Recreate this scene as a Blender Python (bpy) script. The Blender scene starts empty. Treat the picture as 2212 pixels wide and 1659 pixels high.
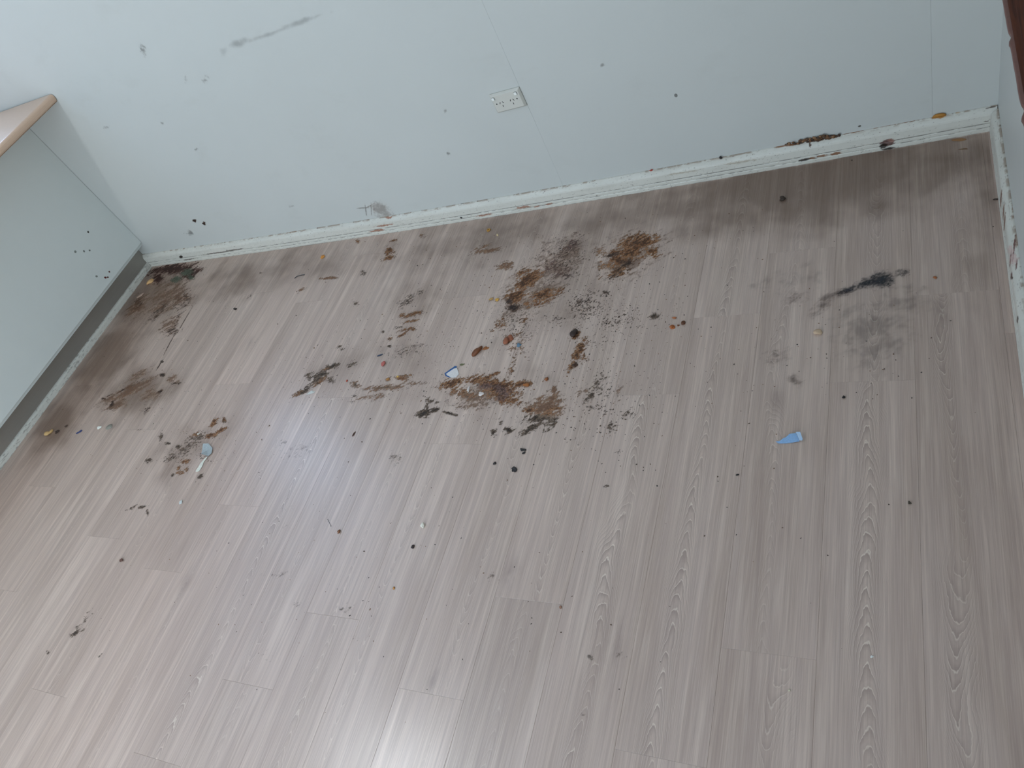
import bpy, bmesh, math, random
import numpy as np
from mathutils import Matrix, Vector

sc = bpy.context.scene
COL = sc.collection

# ------------------------------------------------------------------ camera
CAM = np.array([3.559, -2.1956, 1.638]); FPX = 1643.733
def rodrigues(w):
    a = np.linalg.norm(w); k = w / a
    K = np.array([[0, -k[2], k[1]], [k[2], 0, -k[0]], [-k[1], k[0], 0]])
    return np.eye(3) + math.sin(a) * K + (1 - math.cos(a)) * K @ K
RM = rodrigues(np.array([2.4122, 0.1684, -0.6230]))      # world -> (right, down, forward)
cd = bpy.data.cameras.new('camera'); cam = bpy.data.objects.new('camera', cd); COL.objects.link(cam)
M4 = np.eye(4); M4[:3, :3] = RM.T @ np.diag([1, -1, -1]); M4[:3, 3] = CAM
cam.matrix_world = Matrix(M4.tolist())
cd.sensor_width = 36; cd.lens = FPX * 36 / 2212; cd.clip_start = 0.02
sc.camera = cam

# ------------------------------------------------------------------ world, daylight, exposure
sc.view_settings.view_transform = 'Standard'; sc.view_settings.look = 'None'
sc.view_settings.gamma = 1; sc.view_settings.use_curve_mapping = False
sc.view_settings.exposure = 0.02
wd = bpy.data.worlds.new('sky'); sc.world = wd; wd.use_nodes = True
bg = wd.node_tree.nodes['Background']; bg.inputs[0].default_value = (0.62, 0.76, 1.0, 1); bg.inputs[1].default_value = 1.0
LAMP_POWER = 195.0
LAMP_COLOR = (0.92, 0.97, 1.0)

sc.cycles.max_bounces = 5; sc.cycles.diffuse_bounces = 3; sc.cycles.glossy_bounces = 2; sc.cycles.transparent_max_bounces = 8
# room numbers: x along the back wall, y towards it (the wall is y = 0), z up
W = 3.7576; BOW = 0.0341; SK = 0.020; SKH = 0.074; XR = W + SK; CEIL = 2.42; XK = -2.9; YF = -4.6
def bow(x):
    t = np.clip(np.asarray(x, float) / W, 0, 1); return -BOW * 4 * t * (1 - t)
def ywall(x): return bow(x) + SK

SKY = 7.2                                # radiance of the sky seen through each window
def daylight(name, loc, rot, sx, sy, color, k=1.0):
    l = bpy.data.lights.new(name, 'AREA'); l.shape = 'RECTANGLE'; l.size = sx; l.size_y = sy
    l.color = color; l.energy = SKY * k * math.pi * sx * sy
    o = bpy.data.objects.new(name, l); COL.objects.link(o); o.location = loc; o.rotation_euler = rot
SKYC = (0.50, 0.69, 1.0); GARDEN = (0.60, 0.715, 0.80)
WIN_B = (-1.05, -0.02, 1.20, 2.25)      # kitchen window in the back wall: x0 x1 z0 z1
WIN_L = (-3.3, -1.5, 0.95, 2.1)         # window in the far kitchen wall: y0 y1 z0 z1
FILL_R = (-4.35, -2.75, 0.85, 2.1)        # unseen window added in the right wall to brighten the panel: y0 y1 z0 z1
FILL_F = (0.5, 2.6, 0.02, 2.1)          # unseen glass door added behind the camera for general fill: x0 x1 z0 z1
daylight('daylight_kitchen', (sum(WIN_B[:2]) / 2, 0.10, sum(WIN_B[2:]) / 2), (-math.pi / 2, 0, 0), 1.03, 1.05, SKYC, 2.5)
daylight('daylight_side', (XK - .06, sum(WIN_L[:2]) / 2, sum(WIN_L[2:]) / 2), (0, -math.pi / 2, 0), 1.15, 1.8, GARDEN, .45)
daylight('fill_door', (sum(FILL_F[:2]) / 2, YF - .06, sum(FILL_F[2:]) / 2), (math.pi / 2, 0, 0), 2.1, 2.08, GARDEN)  # fill light coming through the added glass door

daylight('fill_right', (XR + .06, sum(FILL_R[:2]) / 2, sum(FILL_R[2:]) / 2), (0, math.pi / 2, 0), 1.25, 1.6, GARDEN)  # added fill for the cabinet panel, through the added right window

# ------------------------------------------------------------------ pixel <-> place helpers
def ray(u, v): return RM.T @ np.array([u - 1106, v - 829.5, FPX])
def fl(u, v, z=0.0):
    d = ray(u, v); return CAM + d * (z - CAM[2]) / d[2]
def wl(u, v, off=0.0):
    d = ray(u, v); y = 0.0
    for _ in range(8):
        P = CAM + d * (y - CAM[1]) / d[1]; y = float(ywall(P[0])) - off
    return P
def onx(u, v, x):
    d = ray(u, v); return CAM + d * (x - CAM[0]) / d[0]
def uv_of(P):
    c = (np.asarray(P, float) - CAM) @ RM.T
    return 1106 + FPX * c[..., 0] / c[..., 2], 829.5 + FPX * c[..., 1] / c[..., 2]
def ppm(P):                              # pixels per metre at a place
    return FPX / float((RM @ (np.asarray(P) - CAM))[2])

# ------------------------------------------------------------------ numpy noise
def vnoise(x, y, seed=0):
    xi = np.floor(x).astype(np.int64); yi = np.floor(y).astype(np.int64); fx = x - xi; fy = y - yi
    fx = fx * fx * fx * (fx * (fx * 6 - 15) + 10); fy = fy * fy * fy * (fy * (fy * 6 - 15) + 10)
    def h(a, b):
        n = (a * 374761393 + b * 668265263 + seed * 1274126177) & 0xFFFFFFFF
        n = ((n ^ (n >> 13)) * 1274126177) & 0xFFFFFFFF
        n = (n ^ (n >> 16)) & 0xFFFFFFFF
        return n / 4294967295.0
    return (h(xi, yi) * (1 - fx) + h(xi + 1, yi) * fx) * (1 - fy) + (h(xi, yi + 1) * (1 - fx) + h(xi + 1, yi + 1) * fx) * fy
def fbm(x, y, seed=0, octv=4, gain=.55):
    s = 0; a = 1; t = 0
    for i in range(octv):
        s = s + a * vnoise(x * 2 ** i + 17.3 * i, y * 2 ** i - 9.1 * i, seed + i); t += a; a *= gain
    return s / t
def sstep(a, b, x):
    t = np.clip((x - a) / (b - a), 0, 1); return t * t * (3 - 2 * t)
def lin(c):
    c = np.asarray(c, float) / 255.0
    return np.where(c <= .04045, c / 12.92, ((c + .055) / 1.055) ** 2.4)
def L4(*c): return tuple(lin(c)) + (1.0,)

# ------------------------------------------------------------------ mesh helpers
def link(name, me, mat=None, parent=None):
    o = bpy.data.objects.new(name, me); COL.objects.link(o)
    if mat is not None and me is not None and not me.materials: me.materials.append(mat)
    if parent is not None: o.parent = parent
    return o
def mesh(name, V, F, smooth=False):
    me = bpy.data.meshes.new(name); me.from_pydata([tuple(map(float, v)) for v in V], [], [tuple(map(int, f)) for f in F]); me.update()
    if smooth: me.polygons.foreach_set('use_smooth', [True] * len(me.polygons))
    return me
def fast_mesh(name, V, Q, smooth=True):
    me = bpy.data.meshes.new(name); n = len(Q)
    me.vertices.add(len(V)); me.vertices.foreach_set('co', np.asarray(V, np.float32).ravel())
    me.loops.add(n * 4); me.loops.foreach_set('vertex_index', np.asarray(Q, np.int32).ravel())
    me.polygons.add(n); me.polygons.foreach_set('loop_start', np.arange(0, n * 4, 4, dtype=np.int32))
    me.update(calc_edges=True); me.validate()
    if smooth: me.polygons.foreach_set('use_smooth', np.ones(n, bool))
    return me
def box(name, lo, hi, mat, parent=None, bev=0.0, origin=None, seg=2):
    bm = bmesh.new(); bmesh.ops.create_cube(bm, size=1)
    lo = np.array(lo, float); hi = np.array(hi, float); c = (lo + hi) / 2
    org = c if origin is None else np.array(origin, float)
    for v in bm.verts:
        v.co = Vector(((np.array(v.co) * (hi - lo)) + c - org).tolist())
    if bev: bmesh.ops.bevel(bm, geom=bm.edges[:], offset=bev, segments=seg, affect='EDGES', profile=.5)
    me = bpy.data.meshes.new(name); bm.to_mesh(me); bm.free()
    o = link(name, me, mat, parent); o.location = org.tolist()
    if parent is not None: o.location = (Vector(org.tolist()) - parent.location)
    return o
def tag(o, label=None, cat=None, group=None, kind=None):
    if label: o['label'] = label
    if cat: o['category'] = cat
    if group: o['group'] = group
    if kind: o['kind'] = kind
    return o
def empty(name, loc):
    o = bpy.data.objects.new(name, None); COL.objects.link(o); o.location = [float(a) for a in loc]; return o

# ------------------------------------------------------------------ materials
class NT:
    def __init__(s, name):
        s.m = bpy.data.materials.new(name); s.m.use_nodes = True; s.t = s.m.node_tree; s.t.nodes.clear()
        s.out = s.n('ShaderNodeOutputMaterial')
    def n(s, typ, **kw):
        nd = s.t.nodes.new(typ)
        for k, v in kw.items(): setattr(nd, k, v)
        return nd
    def l(s, a, b): s.t.links.new(a, b)
    def math(s, op, a, b=None, c=None, clamp=False):
        nd = s.n('ShaderNodeMath', operation=op); nd.use_clamp = clamp
        for i, x in enumerate((a, b, c)):
            if x is None: continue
            if isinstance(x, (int, float)): nd.inputs[i].default_value = x
            else: s.l(x, nd.inputs[i])
        return nd.outputs[0]
    def mix(s, f, a, b):
        nd = s.n('ShaderNodeMix', data_type='RGBA')
        for i, x in ((0, f), (6, a), (7, b)):
            if isinstance(x, (int, float)): nd.inputs[i].default_value = x
            elif isinstance(x, tuple): nd.inputs[i].default_value = x
            else: s.l(x, nd.inputs[i])
        return nd.outputs[2]
    def ramp(s, f, stops):
        nd = s.n('ShaderNodeValToRGB'); e = nd.color_ramp.elements
        while len(e) < len(stops): e.new(.5)
        for i, (p, c) in enumerate(stops):
            e[i].position = p; e[i].color = (c, c, c, 1) if isinstance(c, (int, float)) else c
        s.l(f, nd.inputs[0]); return nd.outputs[0]
    def noise(s, vec, scale, detail=4, rough=.55, dist=0.0):
        nd = s.n('ShaderNodeTexNoise'); nd.inputs['Scale'].default_value = scale; nd.inputs['Detail'].default_value = detail
        nd.inputs['Roughness'].default_value = rough; nd.inputs['Distortion'].default_value = dist
        s.l(vec, nd.inputs['Vector']); return nd.outputs['Fac']
    def scaled(s, vec, sc_, off=None):
        nd = s.n('ShaderNodeVectorMath', operation='MULTIPLY'); s.l(vec, nd.inputs[0]); nd.inputs[1].default_value = sc_
        r = nd.outputs[0]
        if off is not None:
            ad = s.n('ShaderNodeVectorMath', operation='ADD'); s.l(r, ad.inputs[0])
            if isinstance(off, tuple): ad.inputs[1].default_value = off
            else: s.l(off, ad.inputs[1])
            r = ad.outputs[0]
        return r
    def bsdf(s, color, rough=.5, spec=.5, metal=0.0, bump=None, bstr=.1, bdist=.001):
        b = s.n('ShaderNodeBsdfPrincipled')
        for k, x in (('Base Color', color), ('Roughness', rough), ('Metallic', metal), ('Specular IOR Level', spec)):
            if isinstance(x, (int, float, tuple)): b.inputs[k].default_value = x
            else: s.l(x, b.inputs[k])
        if bump is not None:
            bp = s.n('ShaderNodeBump'); bp.inputs['Strength'].default_value = bstr; bp.inputs['Distance'].default_value = bdist
            s.l(bump, bp.inputs['Height']); s.l(bp.outputs[0], b.inputs['Normal'])
        return b
    def done(s, sh):
        s.l(sh.outputs[0], s.out.inputs[0]); return s.m
def tco(t, which='Object'):
    return t.n('ShaderNodeTexCoord').outputs[which]
def geo(t): return t.n('ShaderNodeNewGeometry').outputs['Position']

def speckled(name, rgb, rough=.5, var=.08, scale=30, spec=.5, bstr=.05, metal=0.0, bdist=.001):
    t = NT(name); f = t.noise(geo(t), scale, 5, .6)
    a = tuple(lin(rgb)); lo = tuple(x * (1 - var) for x in a) + (1,); hi = tuple(min(1, x * (1 + var)) for x in a) + (1,)
    return t.done(t.bsdf(t.mix(f, lo, hi), rough, spec, metal, f, bstr, bdist))

# painted wall sheet: pale grey with faint hand marks
def wall_mat():
    t = NT('wall_paint'); P = geo(t)
    big = t.noise(P, 1.7, 4, .6); fine = t.noise(P, 90, 1, .6)
    sm = t.ramp(t.noise(t.scaled(P, (3.0, 3.0, 5.0), (4.1, .3, 2.7)), 1.5, 5, .65), [(.58, 0.0), (.78, 1.0)])
    c = t.mix(big, L4(195, 196, 191), L4(202, 203, 198))
    c = t.mix(t.math('MULTIPLY', sm, .16), c, L4(170, 168, 160))
    return t.done(t.bsdf(c, .42, .4, 0, fine, .05, .0006))
M_WALL = wall_mat()
M_CEIL = speckled('ceiling_paint', (218, 229, 240), .8, .02, 12)
M_SUB = speckled('subfloor', (70, 58, 48), .8, .2, 20)
M_DOORP = speckled('laminate_panel', (218, 222, 217), .38, .02, 14, bstr=.02)
M_ALU_T = NT('brushed_aluminium')
def alu():
    t = M_ALU_T; P = geo(t)
    f = t.noise(t.scaled(P, (900, 6, 900)), 1, 3, .6)
    m = t.noise(t.scaled(P, (3, 4, 6)), 1, 4, .6)
    c = t.mix(f, L4(160, 155, 147), L4(180, 175, 167)); c = t.mix(t.math('MULTIPLY', m, .5), c, L4(140, 135, 126))
    return t.done(t.bsdf(c, .46, .5, .6, f, .03, .0004))
M_ALU = alu()
M_BENCH = speckled('bench_laminate', (212, 180, 154), .32, .06, 60, bstr=.02)
M_PLASTIC = speckled('outlet_plastic', (204, 201, 191), .4, .02, 40, bstr=.01)
M_SWITCH = speckled('switch_plastic', (236, 236, 230), .35, .02, 40, bstr=.01)
M_SURR = speckled('switch_gap', (120, 120, 116), .6, .05, 40)
M_BLACK = speckled('dark_slot', (14, 12, 11), .8, .2, 50)
M_FRAME = speckled('window_frame_paint', (225, 225, 222), .4, .03, 20)

def plank_mat():
    t = NT('oak_look_laminate'); co = tco(t, 'Object')
    def at(nm): return t.n('ShaderNodeAttribute', attribute_type='OBJECT', attribute_name=nm).outputs['Fac']
    seed, heart, cath, sgn, tone, ky, kx = (at(k) for k in ('seed', 'heart', 'cath', 'sgn', 'tone', 'knot_y', 'knot_x'))
    sx = t.n('ShaderNodeSeparateXYZ'); t.l(co, sx.inputs[0]); X, Y = sx.outputs[0], sx.outputs[1]
    off = t.n('ShaderNodeCombineXYZ'); t.l(seed, off.inputs[2]); t.l(t.math('MULTIPLY', seed, .37), off.inputs[0])
    o = off.outputs[0]
    warp = t.noise(t.scaled(co, (6, 2.2, 1), o), 1, 3, .5)
    wx = t.math('MULTIPLY', t.math('SUBTRACT', warp, .5), .11)
    # knot pulls the grain aside
    kdx = t.math('SUBTRACT', X, kx); kdy = t.math('SUBTRACT', Y, ky)
    kr2 = t.math('ADD', t.math('MULTIPLY', t.math('MULTIPLY', kdx, kdx), 2200.0), t.math('MULTIPLY', t.math('MULTIPLY', kdy, kdy), 420.0))
    kmask = t.math('POWER', 2.718, t.math('MULTIPLY', kr2, -1.0))
    xd = t.math('ADD', t.math('SUBTRACT', X, heart), wx)
    f = t.math('ADD', t.math('MULTIPLY', Y, sgn), t.math('MULTIPLY', t.math('MULTIPLY', xd, xd), 235.0))
    w2 = t.noise(t.scaled(co, (22, 9, 1), o), 1, 4, .6)
    f = t.math('ADD', f, t.math('MULTIPLY', w2, .10)); f = t.math('ADD', f, t.math('MULTIPLY', kmask, .10))
    ring = t.math('FRACT', t.math('MULTIPLY', f, 25.0))
    band = t.ramp(ring, [(0.0, .15), (.25, .0), (.80, 1.0), (.87, .0), (1.0, .15)])
    line = t.ramp(ring, [(.82, 0.0), (.90, 1.0), (.97, .0)])
    cmask = t.math('POWER', 2.718, t.math('MULTIPLY', t.math('MULTIPLY', xd, xd), -900.0))
    brk = t.ramp(t.noise(t.scaled(co, (5, 2.3, 1), o), 1, 3, .5), [(.36, .25), (.55, 1.0)])
    cm = t.math('MULTIPLY', t.math('MULTIPLY', cmask, cath), brk)
    # straight streaks
    fine = t.noise(t.scaled(co, (420, 7, 1), o), 1, 2, .65)
    mid = t.noise(t.scaled(co, (75, 1.7, 1), o), 1, 3, .6, .4)
    wide = t.noise(t.scaled(co, (16, 1.1, 1), o), 1, 3, .55, .3)
    cloud = t.noise(t.scaled(co, (5, 3, 1), o), 1, 4, .6)
    c = t.mix(t.ramp(wide, [(.32, 0.0), (.68, 1.0)]), L4(181, 154, 136), L4(210, 183, 166))
    c = t.mix(t.math('MULTIPLY', t.ramp(mid, [(.40, 1.0), (.60, 0.0)]), .38), c, L4(152, 126, 115))
    c = t.mix(t.math('MULTIPLY', t.ramp(mid, [(.56, 0.0), (.72, 1.0)]), .34), c, L4(230, 207, 190))
    c = t.mix(t.math('MULTIPLY', t.ramp(fine, [(.50, 0.0), (.70, 1.0)]), .24), c, L4(236, 217, 199))
    c = t.mix(t.math('MULTIPLY', t.ramp(fine, [(.30, 1.0), (.47, 0.0)]), .28), c, L4(133, 111, 98))
    c = t.mix(t.math('MULTIPLY', t.math('MULTIPLY', band, cm), .70), c, L4(140, 114, 101))
    c = t.mix(t.math('MULTIPLY', t.math('MULTIPLY', line, cm), .75), c, L4(238, 223, 202))
    c = t.mix(t.math('MULTIPLY', t.math('MULTIPLY', kmask, t.ramp(w2, [(.35, 0.0), (.6, 1.0)])), .6), c, L4(124, 99, 88))
    c = t.mix(t.math('MULTIPLY', cloud, .34), c, L4(193, 171, 158))
    hsv = t.n('ShaderNodeHueSaturation'); t.l(c, hsv.inputs['Color']); t.l(tone, hsv.inputs['Value'])
    hsv.inputs['Saturation'].default_value = .95
    rg = t.math('ADD', t.math('MULTIPLY', cloud, .05), .288)
    return t.done(t.bsdf(hsv.outputs[0], rg, 1.0, 0, fine, .06, .0004))
M_PLANK = plank_mat()

def film_mat(name, rough=.62):
    t = NT(name); ca = t.n('ShaderNodeVertexColor', layer_name='film')
    P = geo(t); f = t.noise(P, 420, 2, .65)
    b = t.bsdf(ca.outputs['Color'], rough, .35, 0, f, .30, .0008)
    tr = t.n('ShaderNodeBsdfTransparent'); mx = t.n('ShaderNodeMixShader')
    t.l(ca.outputs['Alpha'], mx.inputs[0]); t.l(tr.outputs[0], mx.inputs[1]); t.l(b.outputs[0], mx.inputs[2])
    return t.done(mx)
M_FILM = film_mat('dried_residue')
M_SMUDGE = film_mat('smudge_film', .55)

# ------------------------------------------------------------------ floor: sub-floor + every plank
floor = box('floor', (XK, YF, -.06), (XR, SK, -.0085), M_SUB); tag(floor, kind='structure')
PW = 0.1915; PL = 1.208
def plank_mesh(name, w, l):
    h = .0085; b = .0004; V = []; g = .0001
    x0, x1, y0, y1 = -w / 2 + g, w / 2 - g, -l / 2 + g, l / 2 - g
    V += [(x0, y0, -h), (x1, y0, -h), (x1, y1, -h), (x0, y1, -h)]
    V += [(x0, y0, -b), (x1, y0, -b), (x1, y1, -b), (x0, y1, -b)]
    V += [(x0 + b, y0 + b, 0), (x1 - b, y0 + b, 0), (x1 - b, y1 - b, 0), (x0 + b, y1 - b, 0)]
    F = [(3, 2, 1, 0)]
    for k in (0, 4):
        for i in range(4):
            j = (i + 1) % 4; F.append((k + i, k + j, k + 4 + j, k + 4 + i))
    F.append((8, 9, 10, 11))
    return mesh(name, V, F)
# row k spans 3.545 - (k+1)*PW .. 3.545 - k*PW; one end joint per row as seen in the photograph
ROWJ = {-1: -.64, 0: -.918, 1: -1.627, 2: -.66, 3: -.941, 4: -1.572, 5: -.623, 6: -1.11, 7: -.472, 8: -1.896, 9: -.916,
        10: -1.362, 11: -1.613, 12: -.832, 13: -.312, 14: -1.05, 15: -.55, 16: -1.33, 17: -.80, 18: -.2, 19: -.9}
random.seed(5)
# (row, y of the plank's middle part) -> grain: heart offset, strength, direction, tone, knot
GRAIN = {(-1, 0): (.02, .5, 1, .95, .0, 9), (-1, 1): (-.03, .8, -1, .97, -.03, .56), (-1, 2): (.02, .7, 1, .97, .02, .1),
         (0, 0): (.01, .6, -1, .97, .0, .15), (0, 1): (.00, 1.0, 1, 1.0, .03, 9), (0, 2): (.0, .6, 1, 1.0, 0, 9),
         (1, 0): (.0, .4, 1, .97, 0, 9), (1, 1): (-.02, .55, 1, .98, -.03, .05), (1, 2): (.03, .5, -1, 1.0, 0, 9),
         (2, 0): (-.005, 1.0, 1, .98, .0, 9), (2, 1): (-.01, 1.0, 1, 1.0, .0, 9), (2, 2): (.0, .6, 1, 1.0, 0, 9),
         (3, 0): (.02, .35, 1, .99, 0, 9), (3, 1): (.005, 1.0, 1, 1.0, .05, -.1),
         (4, 0): (.03, .3, -1, 1.0, 0, 9), (4, 1): (.03, .6, -1, 1.0, -.07, -.54), (4, 2): (.0, .4, 1, .93, 0, 9),
         (5, 1): (.03, .5, -1, 1.0, .0, -.58), (6, 2): (-.01, .5, 1, 1.0, 0, 9), (7, 1): (.01, .4, 1, 1.0, 0, 9), (7, 2): (.01, .9, 1, 1.0, 0, 9),
         (9, 1): (.01, .9, 1, .99, 0, 9), (8, 2): (.0, .45, 1, .95, 0, 9), (13, 1): (.0, .3, 1, .96, 0, 9), (11, 1): (.0, .3, 1, .97, 0, 9)}
pm_cache = {}
for k in range(-2, 31):
    xl = 3.545 - (k + 1) * PW; xr = xl + PW
    if k == -2: xr = XR - .004
    j = ROWJ.get(k, -random.uniform(.1, 1.2))
    ys = [j]
    while ys[-1] - PL > YF: ys.append(ys[-1] - PL)
    ys.append(YF)
    edges = [min(SK, .015)] + ys if j < -.02 else ys
    if edges[0] - edges[1] > PL + .01: edges.insert(1, edges[1] + PL)
    if xr < XK: break
    if xl < XK: xl = XK + .002
    for i in range(len(edges) - 1):
        y1, y0 = edges[i], edges[i + 1]
        if y1 - y0 < .03 or xr - xl < .004: continue
        key = (round(xr - xl, 4), round(y1 - y0, 4))
        if key not in pm_cache:
            pm_cache[key] = plank_mesh('plank', key[0], key[1]); pm_cache[key].materials.append(M_PLANK)
        o = link('plank', pm_cache[key], None, floor)
        o.location = Vector(((xl + xr) / 2, (y0 + y1) / 2, 0)) - floor.location
        g = GRAIN.get((k, i))
        o['seed'] = random.uniform(0, 60)
        if g: o['heart'], o['cath'], o['sgn'], o['tone'], o['knot_x'], o['knot_y'] = [float(a) for a in g]
        else:
            o['heart'] = random.uniform(-.07, .07); o['cath'] = random.choice([.15, .3, .45]); o['sgn'] = random.choice([-1.0, 1.0])
            o['tone'] = random.uniform(.95, 1.05); o['knot_x'] = random.uniform(-.06, .06); o['knot_y'] = random.choice([9.0, 9.0, random.uniform(-.5, .5)])

# ------------------------------------------------------------------ back wall: backing + sheets with butt joints
def wall_sheet(name, x0, x1, z0, z1, parent, step=0.0, thick=.01, groove=.0004):
    n = max(2, int((x1 - x0) / .06)); xs = np.linspace(x0, x1, n); c = .0006
    prof = [(z0, thick), (z0, 0), (z1, 0), (z1, thick)]
    V = []; F = []
    xs2 = np.concatenate([[x0], np.linspace(x0 + c, x1 - c, n), [x1]])
    for i, x in enumerate(xs2):
        e = (groove if abs(x - 2.412) < .01 else groove * .3) if i in (0, len(xs2) - 1) else 0.0
        for z, dy in prof: V.append((x, float(ywall(x)) - step + max(dy, e), z))
    m = 4
    for i in range(len(xs2) - 1):
        for q in range(m):
            r = (q + 1) % m
            F.append((i * m + q, i * m + r, (i + 1) * m + r, (i + 1) * m + q)[::-1])
    F.append((0, 1, 2, 3)); e = (len(xs2) - 1) * m; F.append((e + 3, e + 2, e + 1, e))
    me = mesh(name, V, F)
    return link(name, me, M_WALL, parent)
def backing(x0, x1, z0, z1):
    xs = np.linspace(x0, x1, max(2, int((x1 - x0) / .1))); V = []; F = []
    for x in xs:
        y = float(ywall(x)) + .0105
        V += [(x, y, z0), (x, y, z1), (x, y + .1, z1), (x, y + .1, z0)]
    for i in range(len(xs) - 1):
        for q in range(4):
            r = (q + 1) % 4; F.append((i * 4 + q, (i + 1) * 4 + q, (i + 1) * 4 + r, i * 4 + r)[::-1])
    F += [(0, 3, 2, 1)[::-1], tuple((len(xs) - 1) * 4 + a for a in (0, 1, 2, 3))[::-1]]
    return V, F
def wall_block(name, rects, sheets):
    V = []; F = []
    for (a, b, c, d) in rects:
        v, f = backing(a, b, c, d); F += [tuple(i + len(V) for i in q) for q in f]; V += v
    wb = link(name, mesh(name, V, F), M_WALL); tag(wb, kind='structure')
    for (a, b, z0, z1, st) in sheets: wall_sheet('wall_sheet', a, b, z0, z1, wb, st)
SH = [0.0, 1.212, 2.412, 3.612]; g = .0002
wall_block('wall_kitchen', ((XK, WIN_B[0], -.05, CEIL), (WIN_B[0], WIN_B[1], -.05, WIN_B[2]), (WIN_B[0], WIN_B[1], WIN_B[3], CEIL), (WIN_B[1], SH[0], -.05, CEIL)),
           ((XK, WIN_B[0], 0, CEIL, 0), (WIN_B[0], WIN_B[1], 0, WIN_B[2], 0), (WIN_B[0], WIN_B[1], WIN_B[3], CEIL, 0), (WIN_B[1], SH[0], 0, CEIL, 0)))
wall_block('wall_back', ((SH[0], XR, -.05, CEIL),), ((SH[0], SH[2] - g, 0, CEIL, 0), (SH[2] + g, SH[3], 0, CEIL, .0005), (SH[3] + .0002, XR, 0, CEIL, 0)))

# other walls, ceiling
def wall_with_hole(name, axis, pos, a0, a1, hole):
    h0, h1, z0, z1 = hole; V = []; F = []
    rects = ((a0, h0, -.05, CEIL), (h1, a1, -.05, CEIL), (h0, h1, -.05, z0), (h0, h1, z1, CEIL))
    for (p, q, r, s) in rects:
        base = len(V)
        for d in pos:
            for (u, z) in ((p, r), (q, r), (q, s), (p, s)): V.append((d, u, z) if axis == 'x' else (u, d, z))
        for f in ((0, 1, 2, 3), (7, 6, 5, 4), (0, 4, 5, 1), (1, 5, 6, 2), (2, 6, 7, 3), (3, 7, 4, 0)): F.append(tuple(base + i for i in f))
    o = link(name, mesh(name, V, F), M_WALL); return tag(o, kind='structure')
wall_with_hole('wall_left', 'x', (XK - .1, XK), YF, SK + .11, WIN_L)
wall_with_hole('wall_right', 'x', (XR, XR + .1), YF, SK + .11, FILL_R)
wall_with_hole('wall_front', 'y', (YF - .1, YF), XK, XR + .1, FILL_F)
ce = box('ceiling', (XK - .1, YF - .1, CEIL), (XR + .1, SK + .13, CEIL + .08), M_CEIL); tag(ce, kind='structure')
def glass_mat():
    t = NT('window_glass'); tr = t.n('ShaderNodeBsdfTransparent'); gl = t.n('ShaderNodeBsdfGlossy'); gl.inputs['Roughness'].default_value = .02
    lw = t.n('ShaderNodeLayerWeight'); lw.inputs[0].default_value = .25; mx = t.n('ShaderNodeMixShader')
    t.l(t.math('MULTIPLY', lw.outputs['Fresnel'], .6), mx.inputs[0]); t.l(tr.outputs[0], mx.inputs[1]); t.l(gl.outputs[0], mx.inputs[2])
    return t.done(mx)
M_GLASS = glass_mat()
def window(name, axis, d, h):
    a0, a1, z0, z1 = h; t = .045
    def P(a, z, dd): return (dd, a, z) if axis == 'x' else (a, dd, z)
    root = empty(name, P((a0 + a1) / 2, z0, d)); tag(root, kind='structure')
    mid = (a0 + a1) / 2
    for (p, q, r, s) in ((a0, a1, z0, z0 + t), (a0, a1, z1 - t, z1), (a0, a0 + t, z0 + t, z1 - t), (a1 - t, a1, z0 + t, z1 - t), (mid - t / 2, mid + t / 2, z0 + t, z1 - t)):
        lo = P(p, r, d - .03); hi = P(q, s, d + .03); box('window_frame', lo, hi, M_FRAME, root, .003)
    for (p, q) in ((a0 + t, mid - t / 2), (mid + t / 2, a1 - t)):
        box('pane', P(p, z0 + t, d - .002), P(q, z1 - t, d + .002), M_GLASS, root)
window('window_1', 'y', .075, WIN_B); window('window_2', 'x', XK - .05, WIN_L); window('fill_window_front', 'y', YF - .05, FILL_F); window('fill_window_right', 'x', XR + .05, FILL_R)  # front door and right window are added to bring in fill light

# ------------------------------------------------------------------ stroke fields (dirt that has its own place and outline)
def field(u, v, strokes, jit=0.0):
    D = np.zeros_like(u)
    for s in strokes:
        cu, cv, ru, rv, ang, w = s[:6]
        a = math.radians(ang); du = u - cu; dv = v - cv
        p = (du * math.cos(a) + dv * math.sin(a)) / ru; q = (-du * math.sin(a) + dv * math.cos(a)) / rv
        r = np.sqrt(p * p + q * q) + jit
        D = np.maximum(D, w * np.clip(1.25 - r * .95, 0, 1))
    return D

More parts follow.
